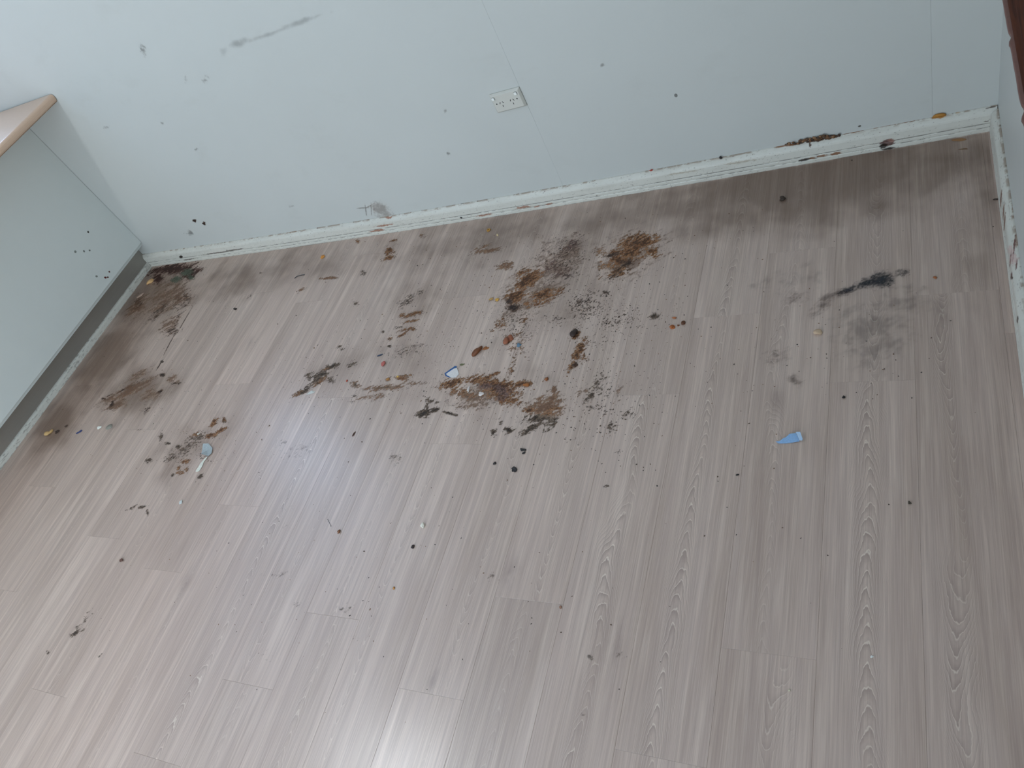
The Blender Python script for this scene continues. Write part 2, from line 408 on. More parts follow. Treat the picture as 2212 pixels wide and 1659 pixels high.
# ------------------------------------------------------------------ skirting boards (profile swept along the wall)
# (height, depth out from the wall plane)
PROF = [(0.0, 0.0200), (.0125, .0200), (.0140, .0182), (.0155, .0182), (.0170, .0196), (.0262, .0196), (.0280, .0178), (.0292, .0178), (.0306, .0190),
        (.054, .0180), (.0600, .0165), (.0660, .0120), (.0705, .0075), (.0725, .0055), (.0740, .0030), (.0740, .0)]
def skirt_mat():
    t = NT('skirting_enamel'); ca = t.n('ShaderNodeVertexColor', layer_name='film'); P = geo(t)
    f = t.noise(P, 60, 4, .6)
    c = t.mix(f, L4(206, 203, 192), L4(216, 213, 203)); c = t.mix(ca.outputs['Alpha'], c, ca.outputs['Color'])
    return t.done(t.bsdf(c, .4, .45, 0, f, .06, .0008))
M_SKIRT = skirt_mat()
def sweep(name, pts, nrm, prof, mat, rowdirt):
    # pts (n,2) on the wall plane; nrm (n,2) out of the wall
    n, m = len(pts), len(prof); V = np.zeros((n, m, 3))
    for j, (h, d) in enumerate(prof):
        V[:, j, :2] = pts + nrm * d; V[:, j, 2] = h
    idx = np.arange(n * m).reshape(n, m)
    Q = np.stack([idx[:-1, :-1], idx[1:, :-1], idx[1:, 1:], idx[:-1, 1:]], -1).reshape(-1, 4)
    me = fast_mesh(name, V.reshape(-1, 3), Q, False)
    rgba = rowdirt(V); a = me.attributes.new('film', 'FLOAT_COLOR', 'POINT'); a.data.foreach_set('color', rgba.reshape(-1).astype(np.float32))
    return link(name, me, mat)
def fine_prof(prof, maxd=.0018):
    out = [prof[0]]
    for a, b in zip(prof[:-1], prof[1:]):
        n = max(1, int(math.ceil(math.hypot(b[0] - a[0], b[1] - a[1]) / maxd)))
        for i in range(1, n + 1): out.append((a[0] + (b[0] - a[0]) * i / n, a[1] + (b[1] - a[1]) * i / n))
    return out
FP = fine_prof(PROF)
C_WOOD = lin((150, 92, 62)); C_DK = lin((52, 36, 28)); C_OR = lin((176, 120, 48)); C_RED = lin((84, 34, 28)); C_GRIME = lin((112, 92, 74))
def skirt_dirt(axis, strokes):
    def fn(V):
        s = V[..., axis]; h = V[..., 2]; n, m = s.shape
        u, v = uv_of(V)
        rgba = np.zeros((n, m, 4)); A = np.zeros((n, m)); Cc = np.zeros((n, m, 3)); Cc[:] = C_GRIME
        def put(a, c):
            nonlocal A, Cc
            k = np.clip(a, 0, 1); k3 = (k / np.maximum(A * (1 - k) + k, 1e-6))[..., None]
            Cc = Cc * (1 - k3) + np.asarray(c) * k3; A = A * (1 - k) + k
        put(.12 * sstep(.45, .8, fbm(s * 9, h * 60, 3)), lin((150, 140, 124)))
        n1 = fbm(s * 60, h * 300, 7); n2 = fbm(s * 7 + 3, h * 0 + .5, 11); n3 = fbm(s * 160, h * 420, 23)
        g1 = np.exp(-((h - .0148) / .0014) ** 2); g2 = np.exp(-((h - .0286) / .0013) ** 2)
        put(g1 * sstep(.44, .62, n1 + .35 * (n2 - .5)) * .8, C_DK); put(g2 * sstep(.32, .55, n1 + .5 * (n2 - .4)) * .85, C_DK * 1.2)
        top = np.exp(-((h - .0735) / .0030) ** 2)
        put(top * sstep(.45, .62, n1 + .45 * (n2 - .45)) * .6, lin((128, 96, 66)))
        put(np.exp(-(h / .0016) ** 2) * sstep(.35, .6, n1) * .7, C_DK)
        put(sstep(.74, .80, n3) * .6, C_DK * 1.1)
        for (st, col, thr, am) in strokes:
            D = field(u, v, st); put(am * sstep(thr, thr + .22, D + .75 * (n3 - .5) + .5 * (n1 - .5)), col)
        rgba[..., :3] = Cc; rgba[..., 3] = A
        return rgba
    return fn
xs = np.linspace(-.012, XR - .002, 1500)
dx = np.gradient(bow(xs), xs)
nr = np.stack([dx, -np.ones_like(dx)], 1); nr /= np.linalg.norm(nr, axis=1)[:, None]
back_str = [
    ([(820, 467, 22, 3, -8, 1), (830, 487, 26, 2.5, -8, 1), (815, 498, 22, 3, -8, 1), (840, 470, 9, 3, -8, 1)], C_WOOD, .45, .85),
    ([(1045, 465, 30, 3, -9, .9), (1130, 448, 26, 4, -9, .9), (1185, 441, 10, 3, -9, 1), (1160, 446, 10, 3, -9, .9)], C_WOOD, .5, .8),
    ([(505, 540, 30, 2, -8, 1), (410, 560, 20, 1.6, -8, 1), (470, 546, 50, 1.6, -8, .9)], C_DK * 1.6, .5, .75),
    ([(560, 508, 60, 2.5, -9, .9), (450, 522, 30, 2, -9, .9), (640, 500, 40, 2, -9, .8)], lin((150, 120, 92)), .5, .6),
    ([(1766, 301, 36, 6, -10, 1.1), (1720, 310, 20, 4, -10, 1), (1800, 294, 20, 4, -10, 1), (1750, 313, 4, 7, 0, 1)], lin((78, 50, 30)), .42, .95),
    ([(1695, 314, 30, 4, -10, 1), (1905, 272, 40, 4, -10, 1), (1960, 262, 40, 3, -10, 1), (1840, 286, 40, 3, -10, .9)], lin((140, 92, 56)), .45, .8),
    ([(2028, 250, 16, 6, -10, 1.3)], C_OR, .35, .95), ([(2070, 243, 10, 3, -10, 1)], lin((190, 150, 100)), .5, .6),
    ([(1917, 309, 20, 9, -12, 1.1)], C_RED, .46, .85), ([(1908, 315, 9, 6, -12, 1.2), (1918, 321, 18, 3, -10, 1)], C_DK * .6, .4, .95), ([(1925, 304, 10, 5, 0, 1)], lin((150, 110, 96)), .5, .8),
    ([(1738, 345, 16, 3, -10, 1.1)], C_DK * .7, .4, .95), ([(1775, 337, 14, 3, -10, 1), (1805, 332, 16, 3.5, -10, 1.1), (1755, 342, 8, 3, -10, 1)], lin((130, 82, 44)), .42, .9),
    ([(1600, 350, 60, 4, -9, .8), (1480, 372, 60, 3, -9, .8)], lin((160, 140, 112)), .5, .5),
    ([(2142, 273, 5, 4, 0, 1.2)], C_DK * .5, .4, .95), ([(2140, 232, 18, 2, -12, 1), (2130, 262, 10, 2, -10, .9)], C_DK * 1.6, .45, .8),
    ([(1407, 367, 5, 3, -20, 1.3)], lin((176, 52, 30)), .3, .95), ([(1557, 341, 4, 3, 0, 1.3)], C_DK * .5, .3, .95), ([(391, 555, 4, 3, 0, 1.3)], C_DK * .5, .3, .95)]
sb = sweep('baseboard_back', np.stack([xs, ywall(xs)], 1), nr, FP, M_SKIRT, skirt_dirt(0, back_str)); tag(sb, kind='structure')
ys = np.linspace(.0, YF + .002, 1500)
right_str = [
    ([(2190, 440, 7, 40, 5, .9), (2196, 520, 8, 30, 5, .9), (2188, 380, 6, 30, 5, .9)], lin((150, 120, 100)), .5, .7),
    ([(2195, 425, 3.5, 4, 0, 1.4), (2200, 452, 4, 3, 0, 1.2)], C_DK * .5, .3, .95),
    ([(2162, 430, 2, 22, 5, 1), (2170, 480, 2, 25, 5, 1), (2168, 455, 2, 25, 5, 1)], lin((120, 76, 52)), .4, .85),
    ([(2183, 560, 2.4, 25, 6, 1), (2190, 540, 2.5, 40, 6, 1), (2196, 570, 2.5, 14, 6, 1.1), (2185, 595, 2.5, 10, 6, 1)], C_RED * 1.1, .4, .9),
    ([(2183, 540, 10, 14, 0, .9), (2190, 560, 14, 20, 0, .8)], lin((205, 176, 168)), .4, .7),
    ([(2210, 540, 6, 8, 0, 1.2)], C_OR, .4, .9), ([(2182, 312, 4, 6, 0, 1.2)], lin((170, 140, 84)), .4, .8),
    ([(2177, 250, 3, 24, 3, 1), (2182, 280, 3, 24, 4, .9)], lin((120, 108, 92)), .45, .75),
    ([(2186, 600, 3, 3, 0, 1.3)], C_DK, .3, .95), ([(2198, 690, 2.5, 10, 5, 1.1)], C_DK * 1.3, .4, .9)]
so = sweep('baseboard_right', np.stack([np.full_like(ys, XR), ys], 1)[::-1], np.tile([-1.0, 0.0], (len(ys), 1)), FP, M_SKIRT, lambda V: skirt_dirt(1, right_str)(V)); tag(so, kind='structure')

# ------------------------------------------------------------------ peninsula cabinet, bench top, quad trim
DX = .064; KX = -.012; YC = -2.6; BZ = .948
cab = empty('peninsula_cabinet', (-.25, YC / 2, 0)); tag(cab, 'white laminate kitchen peninsula back panel with aluminium kick strip below the bench', 'cabinet')
box('carcass', (-.52, YC, .13), (DX - .017, ywall(0.0) - .001, BZ - .034), M_DOORP, cab)
box('back_panel', (DX - .016, YC, .148), (DX, float(ywall(DX)) - .001, BZ - .034), M_DOORP, cab, .0012)
tag(box('kick_board', (KX - .014, YC + .05, .004), (KX, ywall(0.0) - .001, .147), M_ALU, cab, .0008), 'brushed aluminium kick strip')
box('plinth', (-.50, YC + .05, 0.0), (KX - .015, ywall(0.0) - .002, .13), M_DOORP, cab)
def bench():
    xf = .392; xb = -.56; t = .034; r = .012; P = []
    P += [(xb, BZ - t), (xf - .006, BZ - t)]
    for a in np.linspace(-80, 90, 9): P.append((xf - r + r * math.cos(math.radians(a)), BZ - r + (r if a > 0 else (t - r)) * math.sin(math.radians(a)) * (1 if a > 0 else 1)))
    P += [(xb, BZ)]
    y0, y1 = YC - .03, -.002 + float(ywall(.3)) - .004
    n = len(P); V = [(x, y0, z) for x, z in P] + [(x, y1, z) for x, z in P]
    F = [(i, (i + 1) % n, n + (i + 1) % n, n + i) for i in range(n)] + [tuple(range(n))[::-1], tuple(range(n, 2 * n))]
    me = mesh('bench_top', V, F); o = link('bench_top', me, M_BENCH)
    bm = bmesh.new(); bm.from_mesh(me); bmesh.ops.recalc_face_normals(bm, faces=bm.faces); bm.to_mesh(me); bm.free()
    return o
tag(bench(), 'beige laminate breakfast bar top with rounded front edge overhanging the white panel', 'bench top')
QP = [(0.0, .012), (.020, .012), (.0255, .0105), (.029, .0075), (.0305, .0035), (.031, 0.0)]
ysq = np.linspace(0.0, YC + .05, 700)
qs = [([(110, 870, 60, 8, -53, .8), (200, 752, 60, 4, -53, .9), (250, 690, 40, 3, -53, .8)], C_GRIME * .7, .6, .7)]
def qdirt(V):
    s = V[..., 1]; h = V[..., 2]; u, v = uv_of(V); n1 = fbm(s * 70, h * 300, 5); A = sstep(.60, .76, n1 + .45 * (fbm(s * 6, s * 0, 2) - .5)) * .5
    A = np.maximum(A, np.exp(-(h / .002) ** 2) * .6 * sstep(.35, .6, n1)); rgba = np.zeros(V.shape[:2] + (4,)); rgba[..., :3] = lin((86, 76, 66)); rgba[..., 3] = A; return rgba
q = sweep('trim_1', np.stack([np.full_like(ysq, KX), ysq], 1), np.tile([1.0, 0.0], (len(ysq), 1)), fine_prof(QP, .003), M_SKIRT, qdirt); tag(q, kind='structure')
# the sweep of the strip runs the other way, so turn its faces
for ob in (q,):
    bm = bmesh.new(); bm.from_mesh(ob.data); bmesh.ops.reverse_faces(bm, faces=bm.faces); bm.to_mesh(ob.data); bm.free()

# ------------------------------------------------------------------ dark timber ledge on the right wall
def timber_mat():
    t = NT('stained_timber'); P = geo(t)
    s = t.noise(t.scaled(P, (60, 4, 60)), 1, 5, .65, .6); f = t.noise(t.scaled(P, (380, 14, 380)), 1, 4, .6)
    c = t.mix(t.ramp(s, [(.35, 0.0), (.65, 1.0)]), L4(62, 26, 12), L4(112, 56, 30)); c = t.mix(t.math('MULTIPLY', f, .45), c, L4(40, 18, 10))
    return t.done(t.bsdf(c, .6, .3, 0, f, .12, .0008))
M_TIMBER = timber_mat()
M_TEDGE = speckled('highlit_timber_edge', (112, 74, 64), .45, .2, 120)  # paler tone paints the highlight along the nosing
PR = .07; xe = XR - PR; ez = onx(2165, 0, xe)[2]
led = empty('timber_ledge', (XR - PR / 2, -1.2, ez)); tag(led, 'dark red-brown stained timber ledge along the right wall, chipped along its front edge', 'ledge')
def ledge():
    P = [(XR, 0), (xe + .004, 0), (xe + .0035, .0), (xe + .004, .019), (xe + .0075, .0225), (xe + .012, .0215), (xe + .0135, .0195), (xe + .016, .0195), (xe + .0175, .0225), (xe + .030, .0235), (xe + .0315, .0218), (xe + .0335, .0218), (xe + .035, .0238), (XR, .0245)]; P = [(a, b * .3) for a, b in P]
    ysl = np.linspace(.0, -2.6, 60); n = len(P); V = []; F = []
    for y in ysl:
        for (x, z) in P: V.append((x - led.location.x, y - led.location.y, z))
    for i in range(len(ysl) - 1):
        for j in range(n): F.append((i * n + j, i * n + (j + 1) % n, (i + 1) * n + (j + 1) % n, (i + 1) * n + j))
    F += [tuple(range(n))[::-1], tuple((len(ysl) - 1) * n + j for j in range(n))]
    link('ledge_board', mesh('ledge_board', V, F), M_TIMBER, led)
    # nosing strip, its highlight painted as a paler colour, with chips missing
    rs = random.Random(3); V = []; F = []; ysn = np.linspace(.0, -2.6, 420); d = 0
    chips = [(onx(2180, 72, xe)[1], .010, .0028), (onx(2205, 256, xe)[1], .012, .0034), (-1.45, .02, .003)]
    for y in ysn:
        e = .0009 * (float(vnoise(np.array(y * 60), np.array(0.5), 4)) - .5)
        for (cy, cw, cdp) in chips: e += cdp * math.exp(-((y - cy) / cw) ** 2) - .0022 * math.exp(-((y - cy + 2.0 * cw) / (cw * .6)) ** 2)
        for (x, z) in ((.0042, -.0004), (e, .0015), (e, .016), (.0015 + e * .6, .0195), (.006, .0222)): V.append((xe + x - led.location.x, y - led.location.y, z * .3))
    for i in range(len(ysn) - 1):
        for j in range(4): F.append((i * 5 + j, i * 5 + j + 1, (i + 1) * 5 + j + 1, (i + 1) * 5 + j))
    tag(link('nosing', mesh('nosing', V, F, True), M_TEDGE, led), 'front edge with a paler pinkish painted highlight')
ledge()

# ------------------------------------------------------------------ ceiling lamp
def lamp():
    c = (0.95, -1.80, CEIL); root = empty('ceiling_light', c); tag(root, 'small opal globe ceiling light lit above the room', 'lamp')
    def lathe(name, prof, mat):
        n = 32; V = []; F = []
        for (r, z) in prof:
            for i in range(n): V.append((r * math.cos(2 * math.pi * i / n), r * math.sin(2 * math.pi * i / n), z))
        for k in range(len(prof) - 1):
            for i in range(n): F.append((k * n + i, k * n + (i + 1) % n, (k + 1) * n + (i + 1) % n, (k + 1) * n + i))
        F.append(tuple(range((len(prof) - 1) * n, len(prof) * n)))
        return link(name, mesh(name, V, F, True), mat, root)
    lathe('base', [(.07, 0), (.07, -.03), (.05, -.035)], M_FRAME)
    t = NT('lit_opal'); e = t.n('ShaderNodeEmission'); e.inputs[0].default_value = LAMP_COLOR + (1,)
    e.inputs[1].default_value = LAMP_POWER; m = t.done(e)
    lathe('diffuser', [(.045, -.035), (.06, -.06), (.064, -.085), (.052, -.115), (.03, -.13), (.006, -.136)], m)
lamp()

# ------------------------------------------------------------------ power outlet
def outlet():
    oz = .4200; ox = 2.2955; tlt = math.radians(-.9)
    yc = float(ywall(ox + .058)) - .0006
    root = empty('power_outlet', (ox + .058, yc, oz + .036)); tag(root, 'white double power outlet with two switches beside the wall sheet joint', 'outlet')
    root.rotation_euler = (0, tlt, math.atan2(float(bow(ox + .07) - bow(ox + .05)), .02))
    w, h, d = .058, .036, .0105
    def ring(W2, H2, y, r, n=5):
        P = []
        for (sx_, sz_, a0) in ((1, 1, 0), (-1, 1, 90), (-1, -1, 180), (1, -1, 270)):
            for i in range(n):
                a = math.radians(a0 + 90 * i / (n - 1)); P.append((sx_ * (W2 - r) + r * math.cos(a), y, sz_ * (H2 - r) + r * math.sin(a)))
        return P
    rings = [ring(w, h, 0, .003), ring(w, h, -.003, .003), ring(w - .0008, h - .0008, -.0042, .003), ring(w - .0062, h - .0055, -d + .0006, .004), ring(w - .0072, h - .0065, -d, .004)]
    n = len(rings[0]); V = sum(rings, []); F = []
    for k in range(len(rings) - 1):
        for i in range(n): F.append((k * n + i, k * n + (i + 1) % n, (k + 1) * n + (i + 1) % n, (k + 1) * n + i))
    F.append(tuple(range((len(rings) - 1) * n, len(rings) * n))); F.append(tuple(range(n))[::-1])
    def p(name, V, F, m, lab=None):
        o = link(name, mesh(name, V, F), m, root)
        if lab: o['label'] = lab
        bm = bmesh.new(); bm.from_mesh(o.data); bmesh.ops.recalc_face_normals(bm, faces=bm.faces); bm.to_mesh(o.data); bm.free(); return o
    p('plate', V, F, M_PLASTIC)
    def disc(cx, cz, r, y0, y1, n=18, sq=1.0):
        V = []; F = []
        for (rr, y) in ((r, y0), (r, y1 + .0006), (r * .9, y1)):
            for i in range(n):
                a = 2 * math.pi * i / n; c, s = math.cos(a), math.sin(a); k = 1 / max(abs(c), abs(s)) if sq < 1 else 1
                k = 1 + (k - 1) * (1 - sq); V.append((cx + rr * k * c, y, cz + rr * k * s))
        for q in range(2):
            for i in range(n): F.append((q * n + i, q * n + (i + 1) % n, (q + 1) * n + (i + 1) % n, (q + 1) * n + i))
        F.append(tuple(range(2 * n, 3 * n))); return V, F
    for cx in (-.0455, .0405):
        V, F = disc(cx, .0212, .0052, -d, -d - .0042, 24, .55); p('switch_rocker', V, F, M_SWITCH)
        V, F = disc(cx, .0212, .0062, -d + .0004, -d - .0006, 24, .55); p('switch_surround', V, F, M_SURR)
    def slot(cx, cz, ln, wd, a):
        ca, sa = math.cos(a), math.sin(a); V = []
        for y in (-d - .00015, -d + .002):
            for (q, r) in ((-wd, -ln), (wd, -ln), (wd, ln), (-wd, ln)): V.append((cx + q * ca - r * sa, y, cz + q * sa + r * ca))
        F = [(0, 1, 2, 3), (7, 6, 5, 4), (0, 4, 5, 1), (1, 5, 6, 2), (2, 6, 7, 3), (3, 7, 4, 0)]; p('socket_slot', V, F, M_BLACK)
    for cx in (-.0215, .0185):
        slot(cx - .0068, .0010, .0036, .0012, math.radians(-28)); slot(cx + .0050, .0012, .0040, .0011, math.radians(30)); slot(cx - .0005, -.0120, .0037, .0011, 0)
    for cx in (-.0415, .0375):
        V, F = disc(cx, .0002 if cx < 0 else .0012, .0027, -d + .001, -d - .0002, 14); p('screw_hole', V, F, M_BLACK, 'dark open screw hole')
outlet()

# ------------------------------------------------------------------ dried residue on the floor
PAL = {'brown': ((184, 144, 108), (142, 94, 58), (74, 47, 30)), 'dark': ((120, 96, 80), (80, 58, 46), (44, 32, 28)), 'mould': ((146, 126, 108), (98, 78, 63), (52, 41, 33)),
       'tan': ((176, 144, 118), (154, 118, 92), (122, 88, 66)), 'grime': ((128, 98, 72), (116, 86, 60), (104, 76, 52)), 'grey': ((104, 102, 102), (70, 70, 74), (40, 42, 48)), 'red': ((118, 82, 68), (86, 48, 38), (52, 24, 20)),
       'green': ((128, 132, 114), (98, 106, 88), (74, 82, 66)), 'purple': ((150, 122, 114), (108, 80, 72), (62, 44, 40))}
def residue(name, label, layers, cat='stain', step=.0022, plane='floor', zmax=.0016, group=None, mat=None, kind=None, seed=1):
    """layers: (strokes, palette, threshold, softness, opacity, noise scale, anisotropy)"""
    S = [s for l in layers for s in l[0]]
    pts = []
    for s in S:
        R_ = max(s[2], s[3]) * 1.35
        e = math.radians(s[4]); ax = abs(s[2] * math.cos(e)) + abs(s[3] * math.sin(e)); ay = abs(s[2] * math.sin(e)) + abs(s[3] * math.cos(e))
        for q in ((-1, -1), (1, -1), (1, 1), (-1, 1)):
            u, v = s[0] + q[0] * ax * 1.35, s[1] + q[1] * ay * 1.35
            pts.append(fl(u, v) if plane == 'floor' else wl(u, v))
    pts = np.array(pts); a, b = pts.min(0), pts.max(0)
    if plane == 'floor':
        b[1] = min(b[1], -.001); a[0] = max(a[0], .001); b[0] = min(b[0], W - .001)
        gx = np.arange(a[0], b[0], step); gy = np.arange(a[1], b[1], step)
        X, Y = np.meshgrid(gx, gy); keep = Y < bow(X) - .0006
        P = np.stack([X, Y, np.zeros_like(X)], -1); A_, B_ = X, Y
    else:
        a[2] = max(a[2], SKH + .001); gx = np.arange(a[0], b[0], step); gz = np.arange(a[2], b[2], step)
        X, Z = np.meshgrid(gx, gz); P = np.stack([X, ywall(X), Z], -1); A_, B_ = X, Z; keep = np.ones_like(X, bool)
    u, v = uv_of(P)
    Al = np.zeros_like(X); Cc = np.zeros(X.shape + (3,)); H = np.zeros_like(X)
    for li, l in enumerate(layers):
        st, pal, thr, soft, op, nsc, an = l[:7]; amp = l[7] if len(l) > 7 else 1.0
        sd = seed * 31 + li * 7
        ang = math.radians(35); xr = A_ * math.cos(ang) + B_ * math.sin(ang); yr = -A_ * math.sin(ang) + B_ * math.cos(ang)
        wq = .35 * (fbm(xr * nsc * .6, yr * nsc * .6, sd + 5, 3) - .5)
        n1 = fbm(xr * nsc / an + wq, yr * nsc + wq, sd, 5, .62); n2 = fbm(xr * nsc * 2.6, yr * nsc * 2.6, sd + 3, 3, .6); n0 = fbm(A_ * 14, B_ * 14, sd + 9, 3)
        D = field(u, v, st, .5 * (n0 - .5))
        val = D * .62 + amp * (1.15 * (n1 - .5) + .60 * (n2 - .5) + .25 * (n0 - .5))
        al = op * sstep(thr, thr + soft, val) * np.clip(D * 6, 0, 1)
        dk = np.clip((val - thr) / .45 + .8 * (n2 - .5) + .5 * (fbm(A_ * 50, B_ * 50, sd + 13, 3) - .5), 0, 1)
        c0, c1, c2 = (lin(c) for c in PAL[pal])
        k1 = np.clip(dk * 2, 0, 1)[..., None]; k2 = np.clip(dk * 2 - 1, 0, 1)[..., None]
        col = (c0 * (1 - k1) + c1 * k1) * (1 - k2) + c2 * k2
        kk = (al / np.maximum(Al * (1 - al) + al, 1e-6))[..., None]
        Cc = Cc * (1 - kk) + col * kk; Al = Al * (1 - al) + al
        H = np.maximum(H, al * np.clip(dk, 0, 1) * zmax * (.5 + n2))
    Al = np.where(keep, Al, 0)
    off = .00025 + seed * .00002
    if plane == 'floor': P[..., 2] = off + H
    else: P[..., 1] -= off + H
    ny, nx = X.shape; idx = np.arange(nx * ny).reshape(ny, nx)
    Q = np.stack([idx[:-1, :-1], idx[:-1, 1:], idx[1:, 1:], idx[1:, :-1]], -1).reshape(-1, 4)
    am = Al.ravel()[Q].max(1); Q = Q[am > .02]
    if not len(Q): return None
    PV = P.reshape(-1, 3); CF = np.concatenate([Cc.reshape(-1, 3), Al.reshape(-1, 1)], 1)
    # patches that lie well apart become separate pieces
    cell = .014; cen = np.floor(np.stack([A_.ravel()[Q].mean(1), B_.ravel()[Q].mean(1)], 1) / cell).astype(int)
    cells = {tuple(c) for c in cen}; lab = {}; sizes = []
    for c in sorted(cells):
        if c in lab: continue
        st_ = [c]; lab[c] = len(sizes); n_ = 0
        while st_:
            q = st_.pop(); n_ += 1
            for ex in (-1, 0, 1):
                for ey in (-1, 0, 1):
                    r = (q[0] + ex, q[1] + ey)
                    if r in cells and r not in lab: lab[r] = len(sizes); st_.append(r)
        sizes.append(n_)
    gid = np.array([lab[tuple(c)] for c in cen]); big = [k for k in range(len(sizes))]
    def piece(Qs, org):
        use = np.unique(Qs); remap = np.zeros(nx * ny, int); remap[use] = np.arange(len(use))
        me = fast_mesh(name if len(big) == 1 else 'residue_patch', PV[use] - org, remap[Qs])
        at = me.attributes.new('film', 'FLOAT_COLOR', 'POINT'); at.data.foreach_set('color', CF[use].ravel().astype(np.float32))
        return me
    allv = PV[np.unique(Q)]; org = allv.mean(0); org[2 if plane == 'floor' else 1] = 0 if plane == 'floor' else allv[:, 1].max()
    if len(big) == 1 or kind == 'stuff':
        big = [0]; o = link(name, piece(Q, org), mat or M_FILM); o.location = org.tolist()
    else:
        o = empty(name, org)
        for k in big: link('residue_patch', piece(Q[gid == k], org), mat or M_FILM, o)
    return tag(o, label, cat, group, kind)

N = 130.0
residue('dirt_film', 'thin brown grime film spread over the planks near the skirting and kitchen panel', [
    ([(330, 640, 130, 60, -40, 1.0), (230, 780, 130, 45, -53, 1.0), (120, 920, 110, 40, -53, .9), (300, 850, 110, 50, -30, .9), (600, 590, 320, 46, -9, .6), (1100, 508, 440, 58, -9, .6),
      (1780, 385, 480, 105, -9, 1.0), (1180, 640, 230, 110, -30, .30), (1060, 850, 200, 70, -10, .35), (420, 960, 110, 60, -40, .45), (880, 700, 90, 110, 0, .35), (700, 810, 120, 40, -30, .35), (2130, 440, 60, 220, 3, .5)],
     'grime', .02, .62, .36, 6, 1.0, .5)], 'dirt', step=.008, zmax=0, kind='stuff', mat=M_SMUDGE)
residue('dried_food_stain', 'brown crusted food stain farthest right of the centre group, nearest the skirting', [
    ([(1360, 552, 85, 52, -22, 1.0)], 'tan', .26, .4, .42, N * .6, 2.0),
    ([(1375, 527, 52, 22, -8, 1.3), (1350, 555, 60, 26, -25, 1.1), (1335, 588, 42, 14, -25, .9), (1410, 545, 22, 14, 0, 1), (1300, 545, 20, 12, 0, .8), (1330, 548, 24, 8, -15, 1.1)], 'brown', .34, .14, .93, N, 2.2),
    ([(1322, 551, 24, 6, -12, 1.2), (1352, 573, 34, 14, -35, 1.1), (1330, 595, 22, 8, -30, 1.0), (1375, 525, 30, 10, 0, .7)], 'dark', .42, .12, .9, N * 1.2, 2.0)], seed=1)
residue('dried_food_stain', 'long purple-brown and orange dried food smear running diagonally in the centre', [
    ([(1150, 622, 90, 52, -32, 1.0), (1205, 565, 70, 50, -40, .9)], 'tan', .27, .4, .40, N * .6, 2.0),
    ([(1235, 530, 34, 16, -25, 1.0), (1195, 575, 40, 28, -50, .9), (1216, 590, 26, 20, 0, 1.0), (1180, 545, 16, 12, 0, .7), (1250, 508, 14, 14, 30, .9), (1150, 560, 20, 8, -40, .8), (1185, 615, 34, 14, -20, .9)], 'purple', .47, .22, .72, N * 1.1, 1.8),
    ([(1140, 607, 40, 18, -35, 1.3), (1115, 640, 28, 18, -20, 1.2), (1178, 636, 42, 13, -12, 1.1), (1160, 652, 40, 12, -10, .9), (1125, 590, 24, 10, -30, 1.0)], 'brown', .34, .14, .93, N, 2.2),
    ([(1108, 664, 18, 10, -10, 1.4), (1100, 652, 10, 8, 0, 1.2)], 'dark', .34, .12, .92, N, 1.2)], seed=2)
residue('dried_food_stain', 'largest dark brown dried food patch below the torn blue and white card', [
    ([(1075, 838, 55, 24, 15, 1.35), (1088, 860, 42, 16, 12, 1.2), (1050, 816, 44, 7, -25, 1.1), (1128, 830, 24, 9, -8, 1.2), (975, 829, 40, 13, -15, 1.2), (1020, 822, 40, 12, -10, .9), (1000, 850, 40, 14, 10, .8)], 'brown', .36, .16, .92, N, 1.8),
    ([(1050, 835, 24, 10, 0, 1.2), (1085, 845, 30, 14, 25, 1.1), (1075, 862, 20, 8, 0, 1.0)], 'purple', .40, .14, .85, N * 1.2, 1.4),
    ([(1030, 855, 60, 26, 5, 1.0), (1010, 875, 60, 14, 5, .8)], 'tan', .34, .22, .6, N * .8, 1.8)], seed=3)
residue('dried_food_stain', 'tan scraped food smear with black crumbly lower edge in the centre', [
    ([(1180, 880, 48, 22, -6, 1.2), (1200, 866, 26, 20, 0, 1.0), (1197, 845, 7, 14, 0, 1.2), (1165, 868, 20, 14, -40, 1.0)], 'tan', .28, .22, .8, N * .8, 2.4),
    ([(1142, 887, 16, 5, -8, 1.3), (1200, 884, 22, 3.5, -8, 1.3), (1185, 895, 30, 8, -5, .8)], 'brown', .36, .12, .9, N, 3.0),
    ([(1160, 905, 44, 12, -4, 1.1), (1148, 925, 34, 9, -30, 1.2), (1100, 930, 14, 11, -10, 1.1), (1192, 913, 18, 13, -30, 1.1), (1066, 934, 8, 12, 0, 1.0), (1180, 930, 14, 7, 0, .9), (1082, 915, 9, 7, 0, .8)], 'mould', .42, .10, .93, N * 1.25, 1.6)], seed=4)
residue('dried_food_stain', 'narrow dark brown dried smear leaning between the centre patch and the orange bits', [
    ([(1250, 760, 12, 26, 25, 1.3), (1236, 790, 7, 20, 25, 1.1), (1243, 722, 11, 14, 10, 1.3), (1262, 735, 14, 12, 0, .7), (1228, 800, 5, 12, 25, 1.0), (1260, 775, 12, 12, 0, .7)], 'brown', .38, .13, .93, N * 1.1, 1.6),
    ([(1243, 718, 9, 9, 0, 1.5), (1243, 788, 6, 6, 0, 1.5)], 'dark', .40, .1, .95, N, 1.0)], seed=5)
